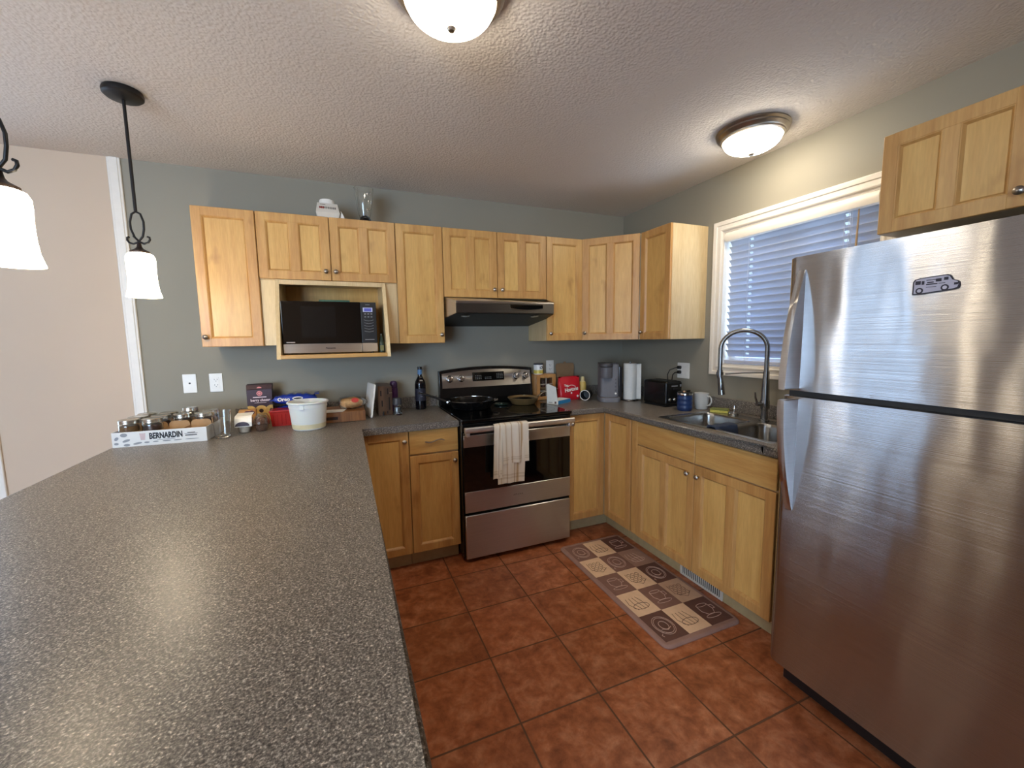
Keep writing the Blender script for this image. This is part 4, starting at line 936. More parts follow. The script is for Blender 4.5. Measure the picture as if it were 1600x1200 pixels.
# donut box
t = counter_thing('cookie_box', 'tall dark maroon bakery box printed with yellow rings, against the grey wall', 'box', -2.822, -0.105, 0.03)
bm_ = plain('maroon_card', S(56, 26, 38), 0.45)
g = G().box(-0.068, 0.068, -0.035, 0.035, 0, 0.206, 0.0015); part('carton', g, bm_, t, smooth=0)
g = G().loft([[(-0.068, -0.035, 0.2065), (0.068, -0.035, 0.2065), (0.068, 0.035, 0.2065), (-0.068, 0.035, 0.2065)], [(-0.069, -0.022, 0.232), (0.069, -0.022, 0.232), (0.069, 0.033, 0.236), (-0.069, 0.033, 0.236)]]); part('lid', g, bm_, t, smooth=0)
pk = plain('pink_print', S(226, 140, 140), 0.5); Mw = plain('pale_pink_print', S(240, 216, 214), 0.5)
g = G(); g.prism([(0.0+0.0155*math.cos(2*PI*k/20), 0.180+0.0155*math.sin(2*PI*k/20)) for k in range(20)], 0.0352, 0.0357, Mf)
part('logo', g, pk, t, smooth=0)
g = G().tube([(0.009*math.cos(2*PI*k/16), -0.0358, 0.180+0.009*math.sin(2*PI*k/16)) for k in range(16)], 0.0012, 4, True); part('logo_ring', g, bm_, t)
g = G().prism([(0.0145*math.cos(PI*k/10), 0.2075+0.014*math.sin(PI*k/10)) for k in range(11)], 0.031, 0.0318, Mf); part('lid_logo', g, pk, t, smooth=0)
lettering('berry cheese', 0.0215, Mw, t, (0.004, -0.0356, 0.138), bold=0.0006, squeeze=0.95)
g = G().box(-0.036, 0.036, -0.0357, -0.0352, 0.154, 0.159).box(-0.030, 0.034, -0.0357, -0.0352, 0.121, 0.123); part('small_print', g, Mw, t, smooth=0)
rm = plain('baked_yellow', S(216, 176, 96), 0.6, var=0.15, scale=80)
g = G(); n = 28
for cx in (-0.055, 0.004, 0.060):
    ring = lambda r, d: [(min(0.0675, max(-0.0675, cx+r*math.cos(2*PI*k/n))), -d, 0.072+r*math.sin(2*PI*k/n)) for k in range(n)]
    d0 = 0.0352 if cx != 0.004 else 0.0360
    g.loft([ring(0.034, d0), ring(0.034, d0+0.0006), ring(0.012, d0+0.0006), ring(0.012, d0)], False, False)
g.box(-0.0675, 0.0675, -0.0355, -0.0351, 0.005, 0.055); part('ring_picture', g, rm, t, smooth=0)
# blue cookie packs
blue = plain('blue_wrapper', S(26, 54, 150), 0.25, var=0.15)
def blue_pack(label, x, y, z, rz, tail=1):
    t = thing('cookie_pack', label, 'cookie pack', (x, y, z), rz, 'blue cookie packs')
    rings = []; n = 20
    for k in range(17):
        u = k/16; xx = -0.125+0.25*u; f = min(1, max(0.06, math.sin(PI*u)**0.35)); wob = 0.003*math.sin(11*u*PI)
        rings.append([(xx, 0.055*math.copysign(abs(math.cos(2*PI*q/n))**0.6, math.cos(2*PI*q/n))*(0.82+0.18*f), 0.034+0.033*f*math.copysign(abs(math.sin(2*PI*q/n))**0.6, math.sin(2*PI*q/n))+(wob if math.sin(2*PI*q/n) > 0.5 else 0)) for q in range(n)])
    g = G().loft(rings); g.box(0.118, 0.145, -0.05, 0.05, 0.032, 0.036, M=Matrix.Rotation(-0.12, 4, 'Y') @ Matrix.Translation((0, 0, 0.012))); g.box(-0.140, -0.118, -0.05, 0.05, 0.032, 0.036)
    w = part('wrapper', g, blue, t, smooth=60)
    lettering('Oreo', 0.030, M['paper'], t, (-0.062, -0.0562, 0.037), bold=0.0012)
    if tail:
        g = G().lathe([(0.0, 0), (0.030, 0), (0.0, 0.0006)], n=24).xf(Matrix.Translation((0.015, -0.0556, 0.04)) @ Matrix.Rotation(PI/2, 4, 'X') @ Matrix.Diagonal((1, 0.35, 1, 1))); part('label_oval', g, M['paper'], t, smooth=0)
        g = G().lathe([(0.0, 0.0007), (0.024, 0.0007), (0.0, 0.0012)], n=24).xf(Matrix.Translation((0.015, -0.0556, 0.04)) @ Matrix.Rotation(PI/2, 4, 'X') @ Matrix.Diagonal((1, 0.22, 1, 1))); part('label_dark', g, M['blackplastic'], t, smooth=0)
    return t
blue_pack('blue wrapped cookie pack at the bottom, behind the red berry box', -2.615, -0.140, zc+0.034, 0.02, 0)
g = G().box(-0.12, 0.12, -0.05, 0.05, 0, 0.032, 0.004); single('cookie_tin', g, plain('navy_box', S(24, 34, 84), 0.4), 'dark blue flat box under the blue cookie packs', 'box', (-2.615, -0.140, zc))
blue_pack('blue wrapped cookie pack on top, its crimped end sticking out to the right', -2.625, -0.140, zc+0.034+0.0685, 0.05)
# red berry box
t = counter_thing('berry_box', 'red translucent plastic berry box left of the white tub', 'plastic box', -2.675, -0.285, 0.0)
red = new_mat('red_plastic'); red[2].inputs['Base Color'].default_value = S(206, 44, 40); red[2].inputs['Roughness'].default_value = 0.2; red[2].inputs['Transmission Weight'].default_value = 0.35
g = G().loft([[(-0.062, -0.045, 0), (0.062, -0.045, 0), (0.062, 0.045, 0), (-0.062, 0.045, 0)], [(-0.070, -0.052, 0.082), (0.070, -0.052, 0.082), (0.070, 0.052, 0.082), (-0.070, 0.052, 0.082)]])
for k in range(6): xx = -0.05+k*0.02; g.tube([(xx, -0.0465, 0.008), (xx*1.08, -0.0525, 0.07)], 0.0022, 6)
part('tub', g, red[0], t, smooth=0)
g = G().box(-0.074, 0.074, -0.056, 0.056, 0.0825, 0.094, 0.004, 2); part('lid', g, red[0], t)
# white tub
t = counter_thing('plastic_tub', 'large open white plastic tub in the middle of the left counter', 'tub', -2.531, -0.472)
tw = new_mat('milky_plastic'); tw[2].inputs['Base Color'].default_value = S(226, 226, 222); tw[2].inputs['Roughness'].default_value = 0.4; tw[2].inputs['Subsurface Weight'].default_value = 0.15
g = G().lathe([(0.0, 0), (0.080, 0), (0.086, 0.006), (0.098, 0.125), (0.100, 0.127), (0.100, 0.146), (0.107, 0.148), (0.109, 0.153), (0.106, 0.158), (0.099, 0.158), (0.097, 0.15), (0.084, 0.008), (0.0, 0.005)], n=48); part('bucket', g, tw[0], t)
g = G().lathe([(0.0868, 0.008), (0.0898, 0.034), (0.0893, 0.034), (0.0863, 0.008)], n=48, caps=(False, False)); part('liquid_band', g, plain('yellowed_plastic', S(216, 206, 170), 0.4), t, label='yellowish contents showing through the bottom')
g = G().box(-0.012, 0.012, -0.1045, -0.097, 0.120, 0.146, 0.002).xf(Matrix.Rotation(-0.25, 4, 'Z')); part('tab', g, tw[0], t)
# butcher block, paper, bread
t = counter_thing('cutting_board', 'thick end-grain wooden butcher block lying flat behind the white tub', 'cutting board', -2.343, -0.248, 0.0)
g = G().box(-0.125, 0.122, -0.130, 0.125, 0.0, 0.064, 0.004, 2); ob = part('slab', g, M['block'], t)
g = G()
for k in range(5): g.box(-0.030+k*0.031, -0.0010+k*0.031, -0.1306, -0.1298, 0.003, 0.061)
part('end_blocks', g, wood('end_grain', S(176, 124, 72), S(104, 62, 34)), t, smooth=0)
g = G().box(-0.10, -0.036, -0.1308, -0.1296, 0.018, 0.036, 0.0004); part('grip_notch_shade', g, plain('notch_shadow', S(46, 28, 18), 0.7), t, smooth=0, label='painted shade of the grip notch')  # flat dark plate painting the shade inside the notch
g = G().loft([[(-0.075, -0.05, 0), (0.05, -0.05, 0), (0.075, 0.05, 0), (-0.075, 0.05, 0)], [(-0.075, -0.05, 0.0012), (0.05, -0.05, 0.0012), (0.075, 0.05, 0.0012), (-0.075, 0.05, 0.0012)]]); single('paper_sheet', g, M['paper'], 'white paper sheet lying on the left part of the butcher block', 'paper', (-2.40, -0.325, zc+0.0645))
t = thing('bread_bag', 'bag of bread with a red oval label lying on the butcher block', 'bread', (-2.296, -0.262, zc+0.0645), 0.12)
g = G().ell((0, 0, 0.036), 0.070, 0.055, 0.036, 24, 14)
for v in g.bm.verts: v.co += Vector((0, 0, 1))*0.004*math.sin(v.co.x*90+v.co.y*60)*(1 if v.co.z > 0.02 else 0)
part('loaf', g, plain('bread_crust', S(212, 170, 118), 0.75, var=0.2, scale=60), t, smooth=60)
g = G().loft([[(x, 0.062*f*math.cos(2*PI*q/18)*(1+0.06*math.sin(5*q+7*x*30)), 0.040+0.0395*f*math.sin(2*PI*q/18)*(1+0.04*math.sin(4*q+x*50))) for q in range(18)] for x, f in ((-0.078, 0.45), (-0.065, 0.85), (-0.03, 0.99), (0.02, 1.0), (0.055, 0.85), (0.076, 0.5), (0.086, 0.25), (0.094, 0.32))], True, True); part('bag', g, M['film'], t, smooth=60)
g = G().lathe([(0.0, 0), (0.022, 0), (0.0, 0.0006)], n=24); g.xf(Matrix.Translation((0.014, -0.0555, 0.058)) @ Matrix.Rotation(PI/2-0.7, 4, 'X') @ Matrix.Diagonal((1, 0.8, 1, 1))); part('label', g, plain('red_label', S(200, 70, 62), 0.5), t, smooth=0, label='red oval label')
# standing board, knife block, purple bottle, shaker, wine
t = counter_thing('cutting_board', 'thin white plastic cutting board leaning upright against the wooden knife block', 'cutting board', -2.197, -0.235, 0)
g = G().prism(rounded_rect(0.20, 0.215, 0.012, 4, 0, 0.1075), -0.005, 0.005, Matrix(((0, 0, 1, 0), (1, 0, 0, 0), (0, 1, 0, 0), (0, 0, 0, 1))), b=0.002)
g.xf(Matrix.Rotation(math.radians(9), 4, 'Z') @ Matrix.Rotation(math.radians(8.5), 4, 'Y') @ Matrix.Translation((0, 0, 0.001))).xf(Matrix.Translation((0, 0, 0.0018))); part('sheet', g, M['plate'], t)
t = counter_thing('knife_block', 'dark rustic wooden knife block standing beside the white cutting board', 'knife block', -2.090, -0.180, 0.03)
g = G().loft([[(-0.046, -0.08, 0), (0.046, -0.08, 0), (0.046, 0.07, 0), (-0.046, 0.07, 0)], [(-0.044, -0.08, 0.196), (0.046, -0.08, 0.190), (0.046, 0.07, 0.20), (-0.044, 0.07, 0.206)]])
bmesh.ops.bevel(g.bm, geom=list(g.bm.edges), offset=0.003, segments=2, affect='EDGES'); part('block', g, M['darkwood'], t)
g = G()
for xx, z0, z1 in ((-0.026, 0.13, 0.165), (-0.020, 0.06, 0.10), (0.018, 0.14, 0.18), (0.026, 0.035, 0.12), (0.012, 0.012, 0.03)): g.box(xx-0.004, xx+0.004, -0.0812, -0.0795, z0, z1, 0.0005)
part('wood_cracks', g, plain('crack_dark', S(28, 18, 14), 0.8), t, smooth=0, label='dark cracks in the rough wood')
g = G().box(0.026, 0.044, -0.083, -0.0795, 0.147, 0.151); part('metal_tab', g, M['chrome'], t)
t = thing('kitchen_scissors', 'small black handle resting on the counter in front of the knife block', 'utensil', (-2.105, -0.290, zc))
g = G().tube([(0, 0, 0.006), (0.0, 0.006, 0.018), (0.003, 0.008, 0.032)], [0.006, 0.0065, 0.004], 10); part('grip', g, M['blackplastic'], t)
t = counter_thing('drink_bottle', 'slim purple drink bottle behind the knife block', 'bottle', -2.012, -0.085)
g = G().lathe([(0.0, 0), (0.027, 0), (0.029, 0.004), (0.029, 0.15), (0.027, 0.16)], n=24); part('flask', g, plain('purple_metal', S(70, 36, 84), 0.3, var=0.1), t)
g = G().lathe([(0.025, 0.1605), (0.027, 0.165), (0.026, 0.195), (0.018, 0.208), (0.0, 0.212)], n=24); part('lid', g, plain('purple_plastic', S(62, 32, 78), 0.4), t)
t = counter_thing('salt_shaker', 'small glass shaker with a black lid in front of the purple bottle', 'shaker', -2.012, -0.262)
g = G().lathe([(0.0, 0), (0.028, 0), (0.030, 0.004), (0.029, 0.02), (0.024, 0.03), (0.024, 0.068), (0.022, 0.068), (0.022, 0.03), (0.026, 0.018), (0.0, 0.006)], n=24); part('glass', g, M['glass'], t, smooth=60)
g = G().lathe([(0.0, 0.0085), (0.02, 0.0085), (0.021, 0.05), (0.0, 0.052)], n=16); part('contents', g, plain('seasoning', S(120, 128, 136), 0.8, var=0.3, scale=300), t)
g = G().lathe([(0.0, 0.0685), (0.029, 0.0685), (0.030, 0.072), (0.029, 0.108), (0.026, 0.112), (0.0, 0.113)], n=24); part('lid', g, M['darkgrey'], t, label='black lid')
t = counter_thing('wine_bottle', 'dark wine bottle with a black label standing left of the stove', 'wine bottle', -1.829, -0.105)
g = G().lathe([(0.0, 0.004), (0.032, 0), (0.0375, 0.004), (0.038, 0.012), (0.038, 0.178), (0.034, 0.200), (0.020, 0.226), (0.0145, 0.240), (0.0140, 0.292), (0.0152, 0.293), (0.0152, 0.300), (0.0135, 0.303), (0.0, 0.303)], n=32); part('glass', g, plain('dark_bottle_glass', S(10, 10, 16), 0.06), t, smooth=50)
g = G().lathe([(0.0384, 0.062), (0.0385, 0.150)], n=32, caps=(False, False)); lb = part('front_label', g, plain('wine_label', S(34, 34, 48), 0.6), t)
g = G()
for z, w in ((0.122, 0.010), (0.105, 0.014), (0.092, 0.011)):
    for k in range(6):
        a = -PI/2-0.18+k*0.07; g.box(-0.0012, 0.0012, -0.0004, 0.0004, z, z+0.004, M=Matrix.Rotation(a+PI/2, 4, 'Z') @ Matrix.Translation((0, -0.0388, 0)))
part('label_print', g, plain('label_silver', S(130, 130, 144), 0.5), lb, smooth=0)
g = G().lathe([(0.0153, 0.248), (0.0150, 0.286), (0.0158, 0.2865), (0.0158, 0.3035), (0.0, 0.3045)], n=24, caps=(False, True)); part('foil', g, plain('foil_dark', S(20, 22, 30), 0.35), t)
g = G().lathe([(0.0157, 0.250), (0.0155, 0.284)], n=24, caps=(False, False)); part('neck_band', g, plain('neck_blue', S(92, 132, 176), 0.5), t, label='light blue neck band')

# ================================================================== on the stove
zs_ = 0.9201
def pan(label, x, y, r_rim, r_base, h, outer, handle, rim_mat, rz):
    t = thing('frying_pan', label, 'frying pan', (x, y, zs_), rz)
    g = G().lathe([(0.0, 0.0), (r_base, 0.0), (r_base+0.008, 0.004), (r_rim-0.010, h*0.7), (r_rim, h), (r_rim-0.0032, h), (r_rim-0.014, h*0.7), (r_base+0.002, 0.008), (r_base-0.004, 0.005), (0.0, 0.005)], n=48)
    part('bowl', g, outer, t, smooth=50)
    g = G().lathe([(r_rim+0.0002, h-0.002), (r_rim+0.0006, h+0.001), (r_rim-0.0035, h+0.001), (r_rim-0.0038, h-0.002)], n=48, caps=(False, False)); part('rim', g, rim_mat, t)
    g = G().lathe([(r_rim-0.014, h*0.72), (r_base+0.001, 0.0092), (r_base-0.004, 0.0058), (0.0, 0.0058)], n=48, caps=(False, False)); part('nonstick_lining', g, M['black'], t, smooth=50, label='black non-stick lining')
    hm, pts, rad = handle
    g = G().tube(pts, rad, 10, flat=(0.6, 1.0)); part('handle', g, hm, t, smooth=60)
    return t
t = pan('large black frying pan with a silver rim on the back left of the stove', -1.498, -0.262, 0.164, 0.125, 0.062, M['black'], (M['blackplastic'], [(-0.163, 0, 0.050), (-0.19, 0, 0.060), (-0.25, 0, 0.086), (-0.32, 0, 0.112), (-0.37, 0, 0.126)], [0.009, 0.012, 0.013, 0.014, 0.008]), M['chrome'], -0.10)
g = G().lathe([(0.0, 0), (0.009, 0.001), (0.011, 0.006), (0.0, 0.009)], n=12).xf(Matrix.Translation((-0.168, -0.012, 0.050)) @ Matrix.Rotation(PI/2, 4, 'X')); part('rivet', g, M['chrome'], t)
g = G().tube([(0.160, -0.022, 0.048), (0.184, -0.02, 0.052), (0.192, 0.0, 0.053), (0.184, 0.02, 0.052), (0.160, 0.022, 0.048)], 0.006, 8); part('helper_handle', g, M['faucet'], t)
brz = plain('bronze_ceramic', S(132, 108, 70), 0.3, 0.35)
pan('smaller bronze frying pan with a metal handle on the back right of the stove', -1.092, -0.262, 0.118, 0.078, 0.050, brz, (M['nickel'], [(0.114, 0, 0.042), (0.135, 0, 0.050), (0.17, 0, 0.070), (0.24, 0, 0.090), (0.315, 0, 0.092)], [0.006, 0.007, 0.0075, 0.008, 0.006]), brz, 0.12)
t = thing('spoon_rest', 'dark green round spoon rest between the two frying pans', 'spoon rest', (-1.260, -0.235, zs_))
g = G().lathe([(0.0, 0), (0.045, 0), (0.055, 0.006), (0.0555, 0.010), (0.050, 0.009), (0.042, 0.005), (0.0, 0.004)], n=32); part('dish', g, plain('dark_green_glaze', S(30, 52, 46), 0.15), t)
g = G().lathe([(0.0, 0.0045), (0.014, 0.005), (0.010, 0.014), (0.0, 0.016)], n=16); part('boss', g, plain('dark_green_boss', S(36, 58, 52), 0.2), t)

# dish towel over the oven bar
m, nt, b = new_mat('striped_linen'); tc = N(nt, 'ShaderNodeTexCoord'); sp_ = N(nt, 'ShaderNodeSeparateXYZ'); nt.links.new(tc.outputs['UV'], sp_.inputs[0])
rp = ramp(nt, [(0.0, S(222, 212, 194)), (1.0, S(222, 212, 194))]); e0 = rp.color_ramp
for p_, c_ in ((0.10, S(222, 212, 194)), (0.13, S(196, 174, 142)), (0.17, S(222, 212, 194)), (0.32, S(224, 214, 198)), (0.35, S(186, 160, 126)), (0.38, S(224, 214, 198)), (0.60, S(224, 214, 198)), (0.625, S(168, 142, 118)), (0.65, S(210, 196, 176)), (0.68, S(224, 214, 198)), (0.71, S(178, 150, 112)), (0.76, S(196, 170, 136)), (0.80, S(226, 216, 198))):
    q = e0.elements.new(p_); q.color = c_
nt.links.new(sp_.outputs[0], rp.inputs[0])
hs = ramp(nt, [(0.05, (1, 1, 1, 1)), (0.07, (0.78, 0.73, 0.67, 1)), (0.09, (1, 1, 1, 1)), (0.11, (0.8, 0.76, 0.7, 1)), (0.125, (1, 1, 1, 1))]); nt.links.new(sp_.outputs[1], hs.inputs[0])
nt.links.new(mixc(nt, 1.0, rp.outputs[0], hs.outputs[0], 'MULTIPLY'), b.inputs['Base Color']); b.inputs['Roughness'].default_value = 0.95; b.inputs['Sheen Weight'].default_value = 0.2
no = N(nt, 'ShaderNodeTexNoise'); no.inputs['Scale'].default_value = 400; bump(nt, b, no.outputs[0], 0.25, 0.002); M['linen'] = m
def cloth(name, parent, x0t, x1t, x0b, x1b, path, amp, ph, mat, thick=0.0025, nx=26):
    """sheet that follows path [(y,z)...] from its front hem, hanging in upright folds"""
    me = bpy.data.meshes.new(name); vs, fs, uv = [], [], []
    L = len(path)
    for s_ in (0, 1):
        for j, (y, z, k_) in enumerate(path):
            for i in range(nx+1):
                u = i/nx; a = x0t+(x1t-x0t)*u; c_ = x0b+(x1b-x0b)*u; x = a+(c_-a)*k_
                fold = amp*k_*(math.sin(u*13+ph)+0.6*math.sin(u*23+ph*2)+1.6)
                vs.append((x, y-fold-s_*thick, z+s_*thick*0.2)); uv.append((u, j/(L-1)))
    W_ = nx+1
    for s_ in (0, 1):
        o_ = s_*L*W_
        for j in range(L-1):
            for i in range(nx):
                q = (o_+j*W_+i, o_+j*W_+i+1, o_+(j+1)*W_+i+1, o_+(j+1)*W_+i); fs.append(q if s_ else tuple(reversed(q)))
    o_ = L*W_
    for j in range(L-1):
        for i in (0, nx): fs.append((j*W_+i, (j+1)*W_+i, o_+(j+1)*W_+i, o_+j*W_+i))
    for i in range(nx):
        for j in (0, L-1): fs.append((j*W_+i, j*W_+i+1, o_+j*W_+i+1, o_+j*W_+i))
    px0, py0, pz0 = parent.location
    me.from_pydata([(v[0]-px0, v[1]-py0, v[2]-pz0) for v in vs], [], fs)
    ul = me.uv_layers.new(name='weave')
    for lp_ in me.loops: ul.data[lp_.index].uv = uv[lp_.vertex_index]
    me.shade_smooth(); me.set_sharp_from_angle(angle=math.radians(60)); me.materials.append(mat)
    o = bpy.data.objects.new(name, me); COL.objects.link(o); o.parent = parent
    return o
t = thing('dish_towel', 'cream dish towel with tan stripes hanging over the oven door bar', 'towel', (-1.40, -0.7415, 0.88))
def drop(zb, yb, n=10): return [(yb-0.001*k, zb+(0.880-zb)*k/n, 1-0.75*k/n) for k in range(n+1)]
front = drop(0.640, -0.748)+[(-0.7535, 0.8865, 0.15), (-0.746, 0.8905, 0.1), (-0.732, 0.8925, 0.1), (-0.716, 0.891, 0.1)]
cloth('front_fold', t, -1.462, -1.284, -1.452, -1.279, front, 0.0055, 0.4, M['linen'])
back = drop(0.512, -0.7435, 12)+[(-0.7475, 0.8855, 0.15), (-0.742, 0.8885, 0.1), (-0.730, 0.8898, 0.1), (-0.716, 0.8885, 0.1)]
cloth('long_fold', t, -1.490, -1.292, -1.488, -1.312, back, 0.0035, 2.0, M['linen'])
side = drop(0.552, -0.7445, 12)+[(-0.7485, 0.886, 0.15), (-0.742, 0.8893, 0.1), (-0.730, 0.8905, 0.1)]
cloth('side_fold', t, -1.505, -1.455, -1.520, -1.462, side, 0.004, 1.0, M['linen'], nx=12)

# ================================================================== right counter
t = counter_thing('spice_cabinet', 'small wooden spice cabinet with a divided window, right of the stove', 'spice cabinet', -0.840, -0.085, 0)
sw = wood('pine', S(204, 156, 100), S(176, 126, 74), knots=False)
g = G().box(-0.085, 0.085, -0.052, 0.05, 0, 0.012, 0.001).box(-0.085, 0.085, -0.052, 0.05, 0.194, 0.206, 0.002).box(-0.085, -0.073, -0.05, 0.05, 0.012, 0.194).box(0.073, 0.085, -0.05, 0.05, 0.012, 0.194).box(-0.073, 0.073, 0.044, 0.05, 0.012, 0.194)
part('case', g, sw, t, smooth=0)
g = G().box(-0.085, -0.055, -0.066, -0.0525, 0.004, 0.204, 0.002).box(0.055, 0.085, -0.066, -0.0525, 0.004, 0.204, 0.002).box(-0.055, 0.055, -0.066, -0.0525, 0.004, 0.030, 0.002).box(-0.055, 0.055, -0.066, -0.0525, 0.178, 0.204, 0.002)
part('door_frame', g, sw, t)
g = G().box(-0.003, 0.003, -0.063, -0.056, 0.03, 0.178)
for z in (0.075, 0.128): g.box(-0.055, 0.055, -0.063, -0.056, z-0.003, z+0.003)
part('glazing_bars', g, plain('grey_bars', S(150, 140, 128), 0.5), t, smooth=0)
g = G().box(-0.055, 0.055, -0.056, -0.054, 0.03, 0.178); part('pane', g, M['film'], t, smooth=0)
g = G().box(-0.072, 0.072, -0.03, 0.04, 0.094, 0.099); part('shelf', g, sw, t, smooth=0)
for i, (xx, zz, hh, cc) in enumerate(((-0.04, 0.0125, 0.06, S(86, 40, 28)), (-0.005, 0.0125, 0.06, S(70, 44, 30)), (0.035, 0.0125, 0.062, S(96, 52, 34)), (-0.035, 0.0995, 0.06, S(110, 96, 78)), (0.0, 0.0995, 0.058, S(80, 34, 30)), (0.037, 0.0995, 0.06, S(90, 40, 34)))):
    g = G().lathe([(0.0, 0), (0.015, 0), (0.016, 0.003), (0.016, hh*0.72), (0.013, hh*0.76), (0.0145, hh*0.78), (0.0145, hh), (0.0, hh)], n=16)
    single('spice_jar', g, plain('spice_%d' % i, cc, 0.4, var=0.3), 'dark spice jar inside the wooden spice cabinet, %s on the %s level' % (['left', 'centre', 'right'][i % 3], ['lower', 'upper'][i//3]), 'spice jar', (-0.840+xx, -0.088, zc+zz), group='jars in the spice cabinet')
t = thing('food_can', 'white and yellow food can with a dark lid on top of the wooden spice cabinet', 'can', (-0.882, -0.092, zc+0.2065))
g = G().lathe([(0.0, 0), (0.038, 0), (0.039, 0.003), (0.038, 0.005), (0.038, 0.076)], n=28, caps=(True, True)); part('tin', g, plain('can_white', S(222, 226, 228), 0.35), t)
g = G().lathe([(0.0384, 0.006), (0.0384, 0.034)], n=28, caps=(False, False)); part('yellow_band', g, plain('can_yellow', S(208, 192, 92), 0.4, var=0.2, scale=60), t, label='yellow green band')
g = G().lathe([(0.0395, 0.0765), (0.0395, 0.083), (0.037, 0.086), (0.0, 0.0855)], n=28); part('lid', g, plain('can_lid', S(34, 40, 58), 0.4), t, label='dark blue lid')
g = G(); n = 16
g.loft([[(0.0387*math.cos(-PI/2+0.25+0.4*math.cos(2*PI*k/n)), 0.0387*math.sin(-PI/2+0.25+0.4*math.cos(2*PI*k/n)), 0.054+0.011*math.sin(2*PI*k/n)) for k in range(n)], [(0.0392*math.cos(-PI/2+0.25+0.4*math.cos(2*PI*k/n)), 0.0392*math.sin(-PI/2+0.25+0.4*math.cos(2*PI*k/n)), 0.054+0.011*math.sin(2*PI*k/n)) for k in range(n)]]); part('dark_oval', g, plain('can_ink', S(30, 38, 66), 0.4), t, smooth=0)
# open cardboard box
t = counter_thing('cardboard_box', 'open brown cardboard box with its lid up, behind the red coffee bag', 'box', -0.605, -0.085, -0.05)
kb = plain('brown_card', S(146, 116, 84), 0.85)
g = G()
for a_ in ((-0.078, 0.078, -0.055, -0.052), (-0.078, 0.078, 0.049, 0.052)): g.box(*a_, 0, 0.165)
g.box(-0.078, -0.075, -0.052, 0.049, 0, 0.165).box(0.075, 0.078, -0.052, 0.049, 0, 0.165).box(-0.075, 0.075, -0.052, 0.049, 0, 0.003); part('carton', g, kb, t, smooth=0)
lp_ = [(-0.076, 0), (0.076, 0), (0.086, 0.085)]+[(0.086-0.02+0.02*math.cos(PI/2*k/5), 0.085+0.03*math.sin(PI/2*k/5)) for k in range(1, 6)]+[(0.012, 0.115), (0.010, 0.128), (-0.010, 0.128), (-0.012, 0.115)]+[(-0.066-0.02*math.sin(PI/2*k/5), 0.085+0.03*math.cos(PI/2*k/5)) for k in range(0, 6)]
g = G().prism(lp_, -0.0015, 0.0015, Matrix(((1, 0, 0, 0), (0, 0.10, 1, 0.05), (0, 1, 0, 0.166), (0, 0, 0, 1)))); part('lid_flap', g, kb, t, smooth=0)
g = G().prism([(-0.07, 0), (0.07, 0), (0.058, 0.055), (-0.058, 0.055)], -0.0012, 0.0012, Matrix(((1, 0, 0, 0), (0, -0.25, 1, -0.0545), (0, -1, 0, 0.166), (0, 0, 0, 1)))); part('front_flap', g, kb, t, smooth=0)
# red coffee bag
t = counter_thing('coffee_bag', 'red foil coffee bag with white lettering standing right of the spice cabinet', 'coffee bag', -0.668, -0.205, 0.04)
rd = plain('red_foil', S(196, 30, 44), 0.3, var=0.12, scale=14, bmp=0.3)
rings = []
for z, wx, wy in ((0, 0.098, 0.034), (0.01, 0.100, 0.038), (0.06, 0.099, 0.036), (0.11, 0.098, 0.028), (0.145, 0.098, 0.016), (0.165, 0.098, 0.005), (0.182, 0.097, 0.003)):
    rings.append([(wx*math.copysign(abs(math.cos(a))**0.45, math.cos(a)), wy*math.copysign(abs(math.sin(a))**0.7, math.sin(a))+0.002*math.sin(8*a+z*60), z+(0.006*math.sin(3*a) if z > 0.1 else 0)) for a in [2*PI*k/32 for k in range(32)]])
g = G().loft(rings); part('pouch', g, rd, t, smooth=60)
lettering('Tim', 0.024, M['paper'], t, (-0.045, -0.0355, 0.118), (1, 0, 0), (0, 0.22, 1), bold=0.0008)
lettering('Hortons', 0.040, M['paper'], t, (0.0, -0.041, 0.086), (1, 0, 0.12), (0, 0.14, 1), bold=0.0014, squeeze=0.9)
g = G()
for cx, cz, r in ((0.0, 0.058, 0.007), (0.058, 0.03, 0.009)): g.prism([(cx+r*math.cos(2*PI*k/14), cz+r*math.sin(2*PI*k/14)) for k in range(14)], 0.0395, 0.0402, Mf)
g.tube([(-0.04+0.08*k/12, -0.0385, 0.106+0.014*math.sin(PI*k/12)) for k in range(13)], 0.0022, 6); part('print', g, M['paper'], t, smooth=0)
# yellow bottle and dark mug lying down
t = counter_thing('squeeze_bottle', 'yellow squeeze bottle behind the black mug', 'bottle', -0.528, -0.185)
g = G().lathe([(0.0, 0), (0.029, 0), (0.030, 0.004), (0.030, 0.115), (0.024, 0.135)], n=20); part('body', g, plain('yellow_plastic', S(214, 182, 96), 0.45), t)
g = G().lathe([(0.0235, 0.1352), (0.016, 0.142), (0.014, 0.172), (0.011, 0.176), (0.0, 0.176)], n=20); part('cap', g, plain('pale_yellow_plastic', S(222, 204, 150), 0.45), t)
t = counter_thing('travel_mug', 'black mug lying on its side with its white rim facing left', 'mug', -0.565, -0.275)
g = G().lathe([(0.0, 0.0), (0.034, 0.0), (0.037, 0.004), (0.0395, 0.098), (0.0365, 0.098), (0.034, 0.008), (0.0, 0.006)], n=28); 
Mq = Matrix.Translation((0.055, 0.035, 0.0415)) @ Matrix.Rotation(0.75, 4, 'Z') @ Matrix.Rotation(-PI/2, 4, 'Y')
g.xf(Mq); part('cup', g, M['blackplastic'], t, smooth=50)
g = G().lathe([(0.0385, 0.0985), (0.0408, 0.099), (0.0408, 0.103), (0.0365, 0.103), (0.0365, 0.0985)], n=28, caps=(False, False)).xf(Mq); part('rim', g, M['plate'], t, label='white rim')
